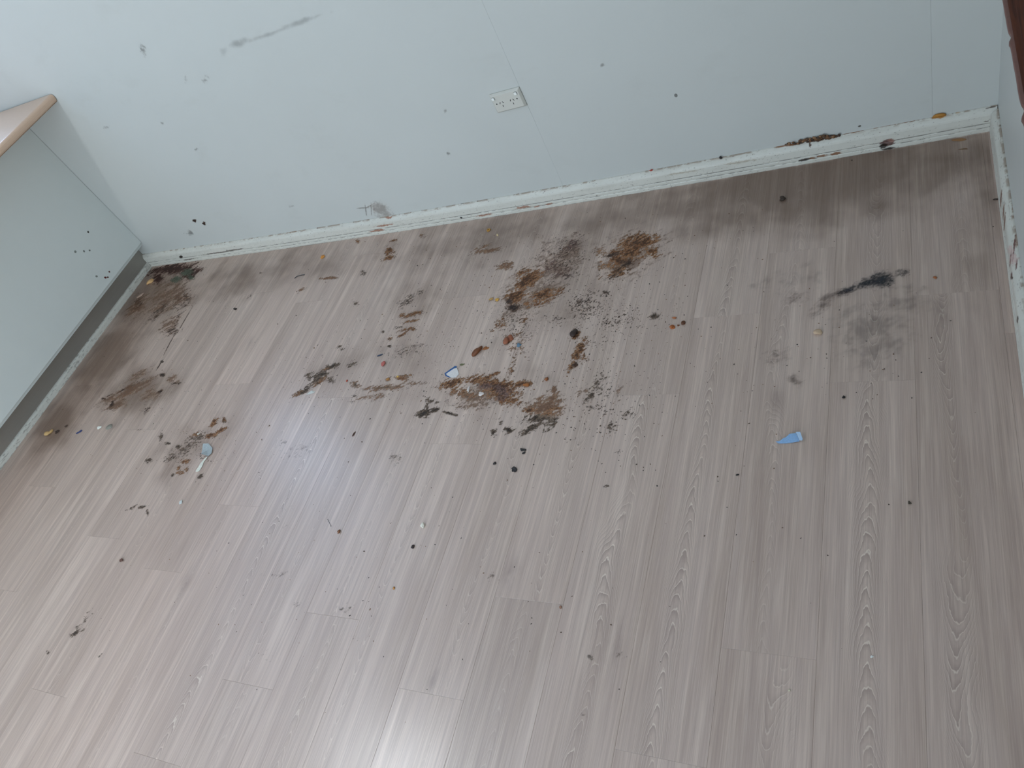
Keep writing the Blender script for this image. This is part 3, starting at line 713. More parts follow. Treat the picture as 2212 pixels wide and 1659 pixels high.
residue('dried_food_stain', 'loose brown and reddish flecks between the upper and lower centre patches', [
    ([(1085, 697, 12, 20, 25, 1.0), (1134, 690, 16, 9, -25, 1.0), (1120, 745, 40, 45, 0, .62), (1098, 735, 14, 12, 0, 1.1), (1065, 716, 10, 6, 0, .8), (1108, 790, 10, 30, 20, .8), (1075, 700, 8, 16, 25, .9)], 'brown', .46, .12, .85, N * 1.3, 1.4),
    ([(1265, 660, 50, 45, -20, .68), (1330, 690, 70, 34, -10, .60), (1220, 560, 60, 60, -40, .55), (1120, 700, 60, 50, 0, .5), (1250, 655, 16, 14, 0, .8), (1310, 632, 10, 6, 0, 1.0), (1300, 740, 40, 25, 0, .45), (1200, 690, 40, 20, -10, .5)], 'dark', .47, .10, .8, N * 1.7, 1.4)], seed=6)
residue('dried_food_stain', 'rows of short orange-brown dashes left of the centre group', [
    ([(888, 680, 30, 6, -14, 1.15), (870, 682, 12, 6, -10, 1.0), (885, 695, 24, 4, -12, 1.1), (880, 712, 26, 5, -10, 1.1), (868, 724, 14, 4, -25, 1.1), (842, 732, 9, 5, -30, 1.1), (900, 676, 14, 5, -10, 1.2), (893, 712, 7, 5, -20, 1.2)], 'brown', .44, .10, .88, N * 1.5, 2.6),
    ([(862, 708, 14, 4, -10, 1.1), (828, 717, 5, 3, -25, 1.2), (842, 748, 8, 4, 0, 1.0), (870, 760, 40, 16, -20, .6), (905, 745, 30, 30, 0, .45)], 'mould', .46, .12, .8, N * 1.4, 2.0),
    ([(880, 650, 36, 11, -35, .9), (905, 632, 14, 8, -30, .9)], 'mould', .45, .16, .7, N * 1.2, 1.8)], seed=7)
residue('mould_patch', 'dark flaky diagonal streak on the planks left of the torn card', [
    ([(718, 792, 22, 7, -18, 1.2), (690, 815, 32, 13, -40, 1.1), (655, 845, 26, 7, -30, 1.1), (668, 812, 14, 9, -15, 1.0), (716, 822, 10, 9, -30, .9), (735, 752, 12, 9, 0, .8), (760, 788, 18, 8, -30, .7)], 'mould', .38, .15, .9, N * 1.1, 2.0),
    ([(640, 852, 18, 6, -30, 1.1), (690, 825, 26, 6, -35, 1.0), (705, 797, 20, 5, -15, .9)], 'brown', .42, .16, .75, N, 2.0)], 'mould', seed=8)
residue('dried_food_stain', 'pale brown horizontal scrape left of the torn card', [
    ([(830, 838, 62, 8, -4, 1.1), (865, 817, 24, 6, 5, 1.2), (768, 830, 12, 10, 0, 1.0), (838, 820, 8, 5, 0, 1.2), (800, 858, 48, 10, -12, .8), (890, 828, 30, 8, 0, .8)], 'tan', .34, .18, .75, N, 2.6),
    ([(868, 818, 16, 4, 10, 1.2), (838, 819, 6, 4, 0, 1.2), (875, 812, 24, 3, -6, .9)], 'brown', .40, .12, .85, N * 1.2, 2.0),
    ([(835, 837, 50, 3, -5, 1.0), (768, 832, 8, 8, 0, .9), (765, 860, 8, 14, 20, .7)], 'mould', .44, .14, .7, N * 1.2, 2.2)], seed=9)
residue('mould_patch', 'black arched scab of dirt at the lower left of the centre group', [
    ([(914, 894, 20, 11, -10, 1.25), (941, 886, 15, 6, -18, 1.4), (970, 893, 20, 3, 16, 1.4), (922, 880, 6, 12, 20, 1.0), (932, 866, 16, 7, 10, .9), (955, 901, 8, 3, 0, .5)], 'mould', .36, .12, .93, N, 1.6)], 'mould', seed=10)
residue('mould_patch', 'scattered grey-black specks ringing bare wood right of the centre group', [
    ([(1290, 835, 22, 30, 0, .8), (1275, 856, 24, 10, -42, 1.0), (1312, 850, 16, 20, 0, .8), (1356, 895, 22, 16, 0, .85), (1318, 920, 14, 14, 40, .95), (1300, 815, 22, 14, -20, .7), (1322, 930, 10, 18, 40, .8), (1290, 880, 50, 20, 0, .55), (1338, 975, 12, 6, 0, .8), (1310, 1050, 9, 5, 0, .9)], 'mould', .46, .12, .82, N * 1.5, 1.5),
    ([(1335, 848, 10, 30, 10, .8), (1260, 845, 24, 10, -20, .7)], 'tan', .40, .2, .6, N, 1.5)], 'mould', seed=11)
residue('corner_stain', 'dark red-brown stain in the corner beside the kick strip', [
    ([(372, 582, 62, 13, -8, 1.25), (342, 600, 18, 14, -40, 1.1), (415, 590, 30, 10, -30, 1.0)], 'red', .30, .3, .78, N * .7, 2.2),
    ([(360, 640, 60, 34, -40, .9), (300, 660, 40, 18, -50, 1.0), (390, 640, 30, 26, -50, .9), (365, 705, 30, 20, -40, .9)], 'tan', .30, .3, .6, N * .5, 2.8),
    ([(395, 650, 34, 24, -45, .85), (372, 715, 26, 16, -30, .9), (300, 655, 18, 14, -50, 1.0), (400, 640, 10, 8, 0, 1.1), (345, 670, 50, 12, -45, .8), (385, 690, 8, 40, 30, .8)], 'dark', .46, .14, .75, N * 1.1, 2.2)], seed=12)
residue('mould_patch', 'greenish grey mould growth on the floor in the left corner', [
    ([(405, 588, 15, 9, -20, 1.5), (411, 598, 10, 6, 20, 1.3), (380, 604, 14, 8, -20, 1.2)], 'green', .34, .14, .9, N, 1.2)], 'mould', seed=13)
residue('dried_liquid_stain', 'streaky brown dried spill beside the kick strip at the left', [
    ([(275, 845, 70, 16, -28, 1.0), (255, 872, 36, 14, -30, 1.0), (300, 810, 40, 14, -30, .8), (330, 850, 30, 18, -30, .7), (370, 820, 16, 14, 0, .8)], 'tan', .28, .3, .62, N * .5, 3.4),
    ([(275, 838, 50, 3, -28, .9), (250, 850, 30, 3, -18, .9), (242, 875, 9, 14, 25, 1.1), (352, 810, 8, 5, 0, 1.3), (378, 828, 18, 4, 0, .9), (345, 847, 8, 5, -30, 1.3), (318, 885, 14, 5, -40, 1.1), (300, 930, 10, 10, 0, .6), (225, 862, 8, 4, 0, 1.1)], 'dark', .44, .14, .8, N * 1.2, 2.4)], seed=14)
residue('seam_crack', 'thin dark line of dirt along a plank edge at the left', [
    ([(345, 788, 14, 1.4, -58, 1.8), (365, 745, 30, 1.1, -62, 1.5), (400, 690, 40, 1.0, -60, 1.3), (350, 782, 4, 3, 0, 1.8)], 'dark', .34, .3, .65, N, 1)], 'crack', step=.0015, zmax=0, seed=15)
residue('dried_food_stain', 'brown ring and flecks of dried food beside the clear plastic scrap', [
    ([(463, 912, 8, 16, 40, 1.2), (478, 930, 16, 5, -30, 1.2), (455, 942, 18, 6, -12, 1.2), (484, 908, 6, 7, 0, 1.2), (400, 997, 16, 7, -10, 1.1), (386, 1012, 6, 12, 20, 1.0), (404, 1015, 6, 10, 0, .9), (390, 1022, 14, 5, 0, 1.0), (425, 938, 16, 6, -30, .9)], 'brown', .38, .14, .9, N * 1.1, 1.6),
    ([(405, 965, 60, 22, -38, .75), (348, 945, 7, 14, 10, 1.1), (385, 966, 7, 6, 0, 1.4), (430, 945, 30, 9, -35, .9), (372, 985, 26, 12, -30, .8), (320, 995, 16, 8, -20, .9), (432, 1030, 12, 5, -40, 1.2), (372, 1027, 8, 4, -30, 1.1), (362, 958, 8, 4, 0, 1.2), (440, 985, 20, 14, -40, .7), (485, 912, 10, 4, 20, .9)], 'mould', .46, .12, .85, N * 1.3, 1.7)], seed=16)
residue('scuff_mark', 'soft black rubbed scuff on the planks near the right wall', [
    ([(1903, 605, 36, 20, -12, 1.25), (1872, 612, 30, 13, -18, 1.1), (1832, 627, 34, 9, -16, 1.0), (1948, 590, 22, 10, -10, .7)], 'grey', .12, .62, .86, N * 1.6, 1.2, .62),
    ([(1780, 655, 40, 18, -50, .9), (1810, 635, 30, 10, -10, .9), (1720, 645, 30, 22, 0, .6), (1680, 770, 40, 24, -10, .6), (1715, 820, 26, 16, 20, .8)], 'purple', .15, .6, .42, N * .8, 1.6, .6)], 'scuff', step=.003, zmax=0, seed=17, mat=M_SMUDGE)
residue('scuff_mark', 'faint grey rubbed film below the black scuff by the right wall', [
    ([(1880, 720, 90, 90, 0, 1.0), (1700, 600, 80, 40, 0, .6), (1950, 660, 60, 60, 0, .7)], 'grey', .16, .6, .20, 40, 1.2)], 'scuff', step=.005, zmax=0, seed=18, mat=M_SMUDGE)
residue('dried_food_stain', 'small reddish brown splash near the skirting left of centre', [
    ([(842, 541, 14, 8, 15, 1.2), (840, 557, 18, 6, -20, 1.2), (850, 520, 9, 4, -20, 1.0), (836, 548, 6, 14, 0, .9), (773, 522, 6, 5, 0, 1.0), (912, 511, 9, 6, 0, .7)], 'brown', .38, .14, .88, N * 1.2, 1.6)], seed=19)
residue('dried_food_stain', 'short tan dashes of residue on the planks between corner and centre', [
    ([(712, 601, 24, 3, -4, 1.4), (1050, 543, 40, 5, -10, .9), (1040, 536, 28, 6, -20, .8), (1090, 575, 22, 10, -10, 1.1), (650, 628, 12, 4, -30, .9)], 'tan', .30, .2, .82, N, 2.4),
    ([(785, 590, 10, 8, -30, .8), (565, 590, 6, 3, -10, .9), (540, 640, 12, 6, -50, .6), (490, 655, 20, 12, -50, .5), (770, 655, 12, 8, -40, .7)], 'mould', .44, .14, .7, N * 1.3, 1.6)], seed=20)
residue('mould_patch', 'small dark scab of dirt left of the orange crumbs', [([(1414, 684, 15, 8, 0, 1.1), (1370, 706, 20, 6, -10, .6)], 'mould', .40, .14, .85, N * 1.5, 2.0)], 'mould', seed=21)
residue('mould_patch', 'row of dark specks in the front left of the floor', [
    ([(165, 1366, 26, 6, -38, 1.1), (172, 1358, 10, 14, 20, .8), (102, 1408, 6, 7, 0, .9), (218, 1418, 8, 8, 0, .7), (285, 1097, 16, 4, -30, 1.0), (306, 1096, 14, 4, -15, 1.1), (318, 1108, 4, 9, -10, 1.0), (185, 1330, 14, 26, 35, .5)], 'mould', .40, .16, .8, N, 2.0)], 'mould', seed=22)
residue('mould_patch', 'faint grey marks on the glossy front part of the floor', [
    ([(640, 975, 60, 26, -10, .62), (855, 990, 20, 24, 0, .85), (610, 960, 12, 24, 20, .7), (620, 1090, 30, 20, 0, .5), (640, 1305, 14, 10, 0, .8), (750, 1312, 26, 14, -20, .75), (600, 1240, 60, 14, 0, .5), (578, 1420, 20, 20, 0, .55), (1062, 1245, 10, 20, 10, .7), (1275, 1420, 16, 8, 30, .9), (1340, 1415, 20, 12, 0, .8), (1262, 1545, 9, 12, 0, .7), (620, 1140, 20, 12, -20, .6), (760, 1380, 30, 12, 0, .4), (1250, 960, 40, 20, 0, .4)], 'mould', .44, .3, .5, N * 1.1, 1.6)], 'dirt', zmax=0, seed=23, mat=M_SMUDGE)
# wall marks
residue('wall_scuff', 'long faint brown diagonal scuff high on the back wall', [
    ([(600, 67, 95, 5, -19, 1.1), (640, 50, 60, 6, -19, 1.2), (520, 92, 26, 9, -20, 1.1), (690, 33, 34, 4, -15, .8), (480, 120, 14, 20, 30, .6)], 'mould', .14, .8, .20, 18, 2.0)], 'scuff', plane='wall', step=.004, zmax=0, mat=M_SMUDGE, seed=30)
residue('wall_stain', 'faint brown drip stain with fine trickles on the wall above the skirting', [
    ([(826, 455, 26, 18, 25, 1.1)], 'tan', .16, .6, .30, 40, 1.2), ([(790, 452, 1.2, 14, -8, 1.6), (784, 449, 14, 1.2, -4, 1.4), (802, 452, 1.2, 16, -4, 1.6), (798, 445, 12, 1.2, -30, 1.4), (808, 456, 1.2, 10, 0, 1.2)], 'brown', .30, .4, .4, 60, 1.0)], 'stain', plane='wall', step=.0022, zmax=0, mat=M_SMUDGE, seed=31)
SMG = [(232, 275, 9, 5, -10, .9, 'grey smudge on the wall right of the bench top corner'), (445, 172, 9, 9, 0, .7, 'round grey smudge below the left end of the long scuff'), (400, 170, 5, 8, 0, .8, 'thin grey smudge left of the round one below the scuff'),
       (425, 322, 4, 3, 0, 1.1, 'small grey dot mid-height on the left of the back wall'), (350, 267, 4, 5, 0, .9, 'small grey dot on the wall right of the bench shadow'), (310, 110, 16, 8, 60, .6, 'faint grey streak high on the wall above the bench corner'),
       (408, 503, 12, 6, 0, .9, 'faint grey smudge under the two fly-like specks'), (960, 240, 8, 5, -40, .6, 'faint grey smudge on the wall left of the outlet'), (970, 330, 9, 6, 40, .6, 'faint grey smudge on the wall below and left of the outlet'),
       (1300, 140, 7, 4, 0, .6, 'faint grey smudge on the wall between outlet and screw hole'), (630, 445, 5, 3, 0, .9, 'small grey dot on the wall above the skirting left of the drip stain')]
for k_, g_ in enumerate(SMG):
    residue('wall_smudge', g_[6], [([g_[:6]], 'mould', .20, .4, .34, 60, 1.0)], 'smudge', plane='wall', step=.003, zmax=0, mat=M_SMUDGE, seed=32 + k_)
for (u_, v_, a_, lab_) in ((420, 476, 0, 'dark fly-like speck low on the back wall near the corner, left of two'), (440.5, 482, 20, 'dark fly-like speck low on the back wall near the corner, right of two')):
    residue('wall_speck', lab_, [([(u_, v_, 4.2, 3.2, a_, 1.6), (u_ + 2, v_ + 3, 2, 2, 0, 1.2)], 'dark', .30, .12, .92, 160, 1.0)], 'speck', plane='wall', step=.0012, zmax=.0008, seed=33)

# ------------------------------------------------------------------ debris lying on the floor
MATS = {}
def cmat(rgb, rough=.6):
    k = (tuple(rgb), rough)
    if k not in MATS: MATS[k] = speckled('debris_%d' % len(MATS), rgb, rough, .25, 260, bstr=.25, bdist=.0008)
    return MATS[k]
def lump(name, u, v, wpx, hpx, rgb, label, cat='crumb', flat=.55, ang=0, group=None, rough=.6, seed=None, rag=.42, sub=3):
    P = fl(u, v); s = ppm(P); rs = np.random.RandomState(seed if seed is not None else int(u * 7 + v * 13) % 9973)
    d = ray(u, v); d = d / np.linalg.norm(d); fore = abs(d[2])
    rx = wpx / s / 2; ry = hpx / s / 2 / max(.85, fore); rz = min(rx, ry) * flat
    bm = bmesh.new(); bmesh.ops.create_icosphere(bm, subdivisions=sub, radius=1)
    k = rs.uniform(-1, 1, (6, 3)) * 3.2; ph = rs.uniform(0, 6.28, 6)
    # in the ground plane, the picture's right and up directions at this place
    e1 = fl(u + 1, v)[:2] - P[:2]; e1 /= np.linalg.norm(e1); e2 = np.array([-e1[1], e1[0]])
    a = math.radians(ang); ca, sa = math.cos(a), math.sin(a)
    for w in bm.verts:
        c = np.array(w.co); r = 1 + rag * float(np.sum(np.sin(k @ c + ph)) / 2.2); c = c * r
        c[2] = max(c[2], -.6)
        x, y, z = c[0] * rx, c[1] * ry, (c[2] + .6) * rz
        x, y = x * ca - y * sa, x * sa + y * ca
        q = e1 * x + e2 * y; w.co = (q[0], q[1], z + .0003)
    me = bpy.data.meshes.new(name); bm.to_mesh(me); bm.free()
    me.polygons.foreach_set('use_smooth', [True] * len(me.polygons))
    o = link(name, me, cmat(rgb, rough)); o.location = P.tolist()
    return tag(o, label, cat, group)
def sheet(name, poly, rgb, parent=None, thick=.0004, lift=None, rough=.45, mat=None, base=.0005, org=None):
    """thin scrap: outline in photo pixels laid on the floor, lift(u,v) bends it"""
    pts = [fl(u, v) for u, v in poly]; c = np.mean(pts, 0) if org is None else np.array(org)
    n = len(pts); V = []; cen = np.mean(poly, 0)
    def z(u, v): return base + (lift(u, v) if lift else 0)
    top = [(p[0] - c[0], p[1] - c[1], z(*q) + thick) for p, q in zip(pts, poly)]; bot = [(p[0] - c[0], p[1] - c[1], z(*q)) for p, q in zip(pts, poly)]
    pc = fl(*cen); V = top + bot + [(pc[0] - c[0], pc[1] - c[1], z(*cen) + thick), (pc[0] - c[0], pc[1] - c[1], z(*cen))]
    F = []
    for i in range(n):
        j = (i + 1) % n; F += [(i, j, 2 * n), (n + j, n + i, 2 * n + 1), (i, n + i, n + j, j)]
    me = mesh(name, V, F)
    bm = bmesh.new(); bm.from_mesh(me); bmesh.ops.recalc_face_normals(bm, faces=bm.faces); bm.to_mesh(me); bm.free()
    o = link(name, me, mat or cmat(rgb, rough), parent)
    if parent is None: o.location = (c[0], c[1], 0)
    return o, c
def zo(pts, ox, oy, s): return [(ox + a / s, oy + b / s) for a, b in pts]
# blue paper strip
pr = zo([(443, 1500), (478, 1494), (500, 1478), (522, 1470), (552, 1446), (600, 1441), (616, 1472), (626, 1498), (560, 1508), (520, 1512), (470, 1513)], 1550, 530, 3.53)
bp = empty('paper_strip', fl(1705, 949)); tag(bp, 'torn light blue paper strip lying alone on the right of the floor', 'paper')
sheet('paper_sheet', pr, (142, 178, 216), bp, .0005, lambda u, v: max(0, (960 - v)) * .00022, org=(bp.location.x, bp.location.y, 0))
pf = zo([(600, 1441), (634, 1440), (652, 1488), (648, 1498), (626, 1498), (616, 1472)], 1550, 530, 3.53)
o, _ = sheet('folded_end', pf, (176, 202, 228), bp, .0005, lambda u, v: .004 + max(0, (960 - v)) * .00025, org=(bp.location.x, bp.location.y, 0)); o['label'] = 'paler folded end'
# torn card
bc = empty('torn_card', fl(974, 804)); tag(bc, 'small torn white card piece with blue border beside the centre stain', 'card'); og = (bc.location.x, bc.location.y, 0)
sheet('card', zo([(1712, 658), (1800, 592), (1812, 596), (1822, 625), (1832, 658), (1805, 688), (1770, 692), (1752, 684), (1722, 676)], 550, 650, 4.148), (224, 218, 214), bc, .0007, lambda u, v: .0004, org=og)
for st_ in ([(1704, 652), (1798, 586), (1812, 588), (1814, 600), (1802, 599), (1714, 658)], [(1704, 652), (1716, 656), (1722, 668), (1758, 686), (1754, 692), (1712, 675)]):
    sheet('blue_border', zo(st_, 550, 650, 4.148), (44, 92, 150), bc, .0004, lambda u, v: .0012, org=og)[0]['label'] = 'blue printed border'
# clear plastic scrap and white sliver
def plastic():
    t = NT('cloudy_plastic'); P = geo(t); f = t.noise(P, 160, 4, .6); b = t.bsdf(t.mix(f, L4(150, 160, 162), L4(206, 212, 210)), .25, .6, 0, f, .5, .002)
    tr = t.n('ShaderNodeBsdfTransparent'); mx = t.n('ShaderNodeMixShader'); mx.inputs[0].default_value = .78; t.l(tr.outputs[0], mx.inputs[1]); t.l(b.outputs[0], mx.inputs[2]); return t.done(mx)
pp = zo([(1562, 660), (1608, 655), (1640, 692), (1634, 738), (1602, 764), (1570, 756), (1538, 742), (1546, 708)], 60, 800, 4.096)
o, _ = sheet('plastic_scrap', pp, None, None, .0006, lambda u, v: .004 + .003 * math.sin(u * .5) + .0012 * math.cos(v * .7), mat=plastic()); tag(o, 'crumpled cloudy clear plastic scrap at the left', 'plastic')
sl = zo([(1585, 768), (1592, 775), (1560, 812), (1548, 850), (1520, 892), (1496, 902), (1486, 894), (1512, 862), (1526, 828), (1552, 800)], 60, 800, 4.096)
o, _ = sheet('white_sliver', sl, (222, 220, 205), None, .0006, lambda u, v: .0012 + .001 * math.sin(v * .3)); tag(o, 'curved white sliver below the clear plastic scrap', 'scrap')

# cereal ring
def ringy():
    P = fl(1056, 498); s = ppm(P); R_, r_ = 3.3 / s, 1.35 / s; V = []; F = []; n, m = 16, 8
    for i in range(n):
        a = 2 * math.pi * i / n
        for j in range(m):
            b = 2 * math.pi * j / m; k = 1 + .1 * math.sin(3 * a + b); V.append(((R_ + r_ * k * math.cos(b)) * math.cos(a), (R_ + r_ * k * math.cos(b)) * math.sin(a), r_ * (1 + k * math.sin(b)) + .0003))
    for i in range(n):
        for j in range(m): F.append((i * m + j, ((i + 1) % n) * m + j, ((i + 1) % n) * m + (j + 1) % m, i * m + (j + 1) % m))
    o = link('cereal_ring', mesh('cereal_ring', V, F, True), cmat((190, 140, 62))); o.location = P.tolist(); tag(o, 'yellow-brown cereal ring near the skirting in the centre', 'cereal')
ringy()
# hair
def strand(name, pts, rpx, rgb, label, cat):
    P = [fl(*p) for p in pts]; s = ppm(P[0]); r = rpx / s / 2; V = []; F = []
    for i, p in enumerate(P):
        d = (P[min(i + 1, len(P) - 1)] - P[max(i - 1, 0)]); d /= np.linalg.norm(d); nn = np.array([-d[1], d[0], 0])
        for k in range(5):
            a = 2 * math.pi * k / 5; q = p + nn * r * math.cos(a) + np.array([0, 0, r * (1.1 + math.sin(a))]); V.append(q - P[0])
    for i in range(len(P) - 1):
        for k in range(5): F.append((i * 5 + k, i * 5 + (k + 1) % 5, (i + 1) * 5 + (k + 1) % 5, (i + 1) * 5 + k))
    o = link(name, mesh(name, V, F, True), cmat(rgb)); o.location = P[0].tolist(); tag(o, label, cat)
strand('thread', [(637, 602), (640, 599), (644, 597), (649, 595.5), (654, 594.5), (658.5, 594)], 1.7, (70, 70, 72), 'short curved dark thread near the skirting at the left', 'thread')
strand('hair', [(708, 1122), (711, 1128), (714, 1134), (716, 1137)], 1.0, (96, 92, 92), 'short dark hair on the bluish reflection', 'hair')

ITEMS = [  # name, u, v, w, h, rgb, label, category, flat, angle
 ('tan_chip', 327, 608, 11, 16, (214, 170, 116), 'pale tan food chip by the kick strip corner', 'crumb', .5, -20),
 ('shell_flake', 305, 638, 16, 7, (176, 150, 134), 'pinkish flake just below the tan chip at the kick strip', 'flake', .3, 45),
 ('yellow_chunk', 108, 937, 16, 13, (196, 160, 106), 'yellowish food chunk at the far left edge beside the kick strip', 'crumb', .6, 10),
 ('brown_seed', 125, 933, 12, 6, (58, 40, 30), 'dark oval seed next to the yellowish chunk', 'seed', .6, 30),
 ('small_seed', 144, 921, 7, 4, (70, 50, 38), 'smaller dark seed above the oval seed at the left', 'seed', .6, 35),
 ('blue_flake', 172, 933, 13, 6, (44, 60, 112), 'navy blue flake on the floor at the left', 'flake', .3, 30),
 ('white_flake', 215, 924, 9, 6, (226, 226, 216), 'white flake right of the navy flake', 'flake', .4, 30),
 ('grey_flake', 236, 923, 18, 10, (138, 134, 122), 'greyish crumbly flake beside the white flake', 'flake', .25, 20),
 ('white_chip', 391, 1085, 7, 8, (200, 202, 196), 'small square white chip on the front left floor', 'chip', .5, 20),
 ('white_dust', 429, 938, 7, 5, (206, 198, 186), 'pale crumb among the brown ring flecks', 'crumb', .5, 0),
 ('toast_crumb', 1033, 760, 14, 22, (112, 62, 28), 'glossy dark brown food lump left of the centre smears', 'crumb', .7, -25),
 ('toast_tail', 1050, 752, 14, 6, (150, 92, 48), 'thin brown crumb touching the glossy lump', 'crumb', .4, 20),
 ('red_lump', 1098, 734, 18, 16, (146, 84, 56), 'reddish sticky lump in the centre', 'crumb', .45, 10),
 ('blue_shred', 1122, 745, 10, 8, (92, 120, 140), 'pale blue shred beside the reddish lump', 'shred', .25, -30),
 ('black_lump', 1240, 720, 14, 14, (50, 32, 24), 'dark brown lump topping the narrow smear', 'crumb', .5, 20),
 ('round_crumb', 1243, 789, 9, 10, (70, 46, 32), 'round dark crumb at the foot of the narrow smear', 'crumb', .7, 0),
 ('orange_pebble', 1182, 820, 8, 7, (140, 82, 42), 'orange-brown pebble between smears in the centre', 'crumb', .7, 0),
 ('orange_stick', 1453, 708, 12, 7, (166, 92, 42), 'orange stick-shaped crumb right of the centre', 'crumb', .6, 30),
 ('brown_crumb', 1477, 699, 9, 8, (100, 58, 34), 'brown round crumb right of the orange stick', 'crumb', .6, 0),
 ('orange_curl', 1456, 687, 8, 5, (172, 104, 62), 'small curved orange crumb above the orange stick', 'crumb', .5, 30),
 ('tiny_brown_crumb', 1466, 703, 6, 4, (112, 66, 40), 'tiny brown crumb between the orange stick and the round one', 'crumb', .5, 10),
 ('nut_piece', 1767, 720, 17, 11, (206, 176, 146), 'pale tan nut piece on the bare planks at the right', 'crumb', .5, 5),
 ('orange_seed', 2021, 600, 9, 5, (160, 96, 56), 'orange seed near the right skirting', 'seed', .5, 20),
 ('dark_pebble', 1692, 431, 12, 10, (58, 44, 34), 'dark brown pebble near the back skirting at the right', 'crumb', .7, 10),
 ('white_bead', 914, 1136, 8, 8, (232, 224, 208), 'round white bead on the front floor', 'bead', .9, 0),
 ('black_bead', 892, 1181, 6, 6, (44, 28, 26), 'round black crumb below the white bead', 'crumb', .9, 0),
 ('brown_bead', 732, 1150, 6, 7, (126, 80, 48), 'brown crumb on the bluish reflection', 'crumb', .8, 0),
 ('rust_bead', 263, 1211, 9, 6, (92, 62, 50), 'rust-brown crumb on the front left floor', 'crumb', .8, 20),
 ('spotted_bead', 1965, 1087, 8, 8, (64, 54, 40), 'dark speckled bead on the front right floor', 'crumb', .9, 0),
 ('black_speck', 1822, 859, 5, 5, (20, 18, 18), 'single black speck above the blue paper at the right', 'speck', .9, 0),
 ('black_grain', 1593, 1026, 6, 4, (44, 40, 38), 'black grain left of the blue paper', 'speck', .8, 0),
 ('cream_grain', 1706, 1492, 5, 4, (206, 196, 170), 'cream grain on the very front floor at the right', 'speck', .8, 0),
 ('white_fleck', 1885, 1419, 6, 4, (232, 230, 224), 'white flake on a cathedral grain at the front right', 'flake', .5, 40),  # solid white flake lying on the plank
 ('red_flake', 829, 786, 11, 11, (176, 92, 82), 'red flake left of the torn card', 'flake', .35, 0),
 ('navy_sliver', 821, 768, 10, 4, (48, 60, 82), 'navy sliver just above the red flake', 'sliver', .4, 30),
 ('green_leaf', 999, 788, 10, 6, (104, 104, 70), 'olive green leaf bit above the torn card', 'leaf', .3, 10),
 ('yellow_kernel', 1075, 648, 10, 6, (206, 156, 66), 'yellow kernel left of the orange smear', 'crumb', .6, 10),
 ('yellow_grain', 1061, 647, 7, 5, (190, 148, 82), 'smaller yellow grain beside the kernel', 'crumb', .5, 20),
 ('yellow_seed', 697, 556, 8, 6, (196, 132, 56), 'orange-yellow seed near the skirting at left', 'seed', .6, 20),
 ('cream_dot', 1075, 508, 4, 4, (220, 196, 150), 'cream dot beside the cereal ring', 'speck', .8, 0),
 ('black_dot', 510, 668, 6, 5, (52, 42, 36), 'black dot on the planks right of the corner stain', 'speck', .8, 0),
 ('white_feather', 1041, 852, 12, 7, (226, 214, 206), 'white scrap inside the largest brown patch', 'scrap', .3, -30),
 ('white_streak', 1012, 842, 4, 12, (216, 206, 198), 'thin white splinter at the left of the largest patch', 'splinter', .4, 5),
 ('pale_smear_lump', 672, 848, 22, 6, (206, 206, 198), 'whitish waxy smear under the flaky diagonal streak', 'residue', .15, 25),
  ('gold_kernel', 860, 814, 5, 4, (226, 186, 96), 'gold kernel on the pale scrape', 'crumb', .7, 0),
 ('amber_kernel', 838, 820, 9, 5, (170, 118, 58), 'amber kernel at the left of the pale scrape', 'crumb', .5, 0),
 ('amber_lump', 1139, 832, 12, 8, (150, 88, 34), 'amber lump at the right tip of the largest patch', 'crumb', .5, 30),
 ('red_dot', 750, 823, 4, 4, (178, 70, 40), 'tiny red dot below the flaky streak', 'speck', .7, 0),
 ('dark_needle', 765, 938, 4, 8, (84, 56, 44), 'dark needle-like crumb in front of the centre group', 'crumb', .6, -15),
 ('ochre_dot', 851, 1270, 5, 4, (176, 122, 62), 'ochre dot on the front floor', 'speck', .7, 0),
 ('tan_dot', 1211, 1313, 6, 5, (140, 100, 78), 'tan dot at the plank end joint at the front', 'speck', .5, 0),
 ('orange_patch', 2073, 302, 20, 7, (158, 116, 76), 'orange crumbly smear at the foot of the right end of the skirting', 'residue', .12, 5),
 ('orange_trace', 2084, 322, 16, 3, (120, 92, 62), 'thin orange-brown trace below the crumbly smear', 'residue', .12, 5),
 ('black_flake', 1129, 972, 14, 7, (34, 28, 26), 'largest black flake in front of the centre group', 'flake', .35, -35),
 ('black_flake', 1131, 979, 7, 5, (36, 30, 28), 'short black flake touching the foot of the largest one', 'flake', .4, 0),
 ('black_flake', 1111, 1013, 10, 8, (34, 28, 26), 'bent black flake, second along the trail in front of the centre group', 'flake', .35, -20),
 ('black_flake', 1113, 1018, 7, 5, (36, 30, 28), 'small black flake just under the bent one', 'flake', .4, 10),
 ('black_flake', 1069, 1002, 6, 4, (48, 38, 34), 'small black flake left of the trail in front of the centre group', 'flake', .5, 30),
 ('skirt_crumb', 2149, 431, 8, 4, (60, 46, 40), 'dark crumb against the right skirting', 'crumb', .6, 10),
]
for it in ITEMS:
    if it[5] is None: continue
    nm, u, v, w, h, rgb, lab, cat, flat, ang = it
    lump(nm, u, v, w, h, rgb, lab, cat, flat, ang)
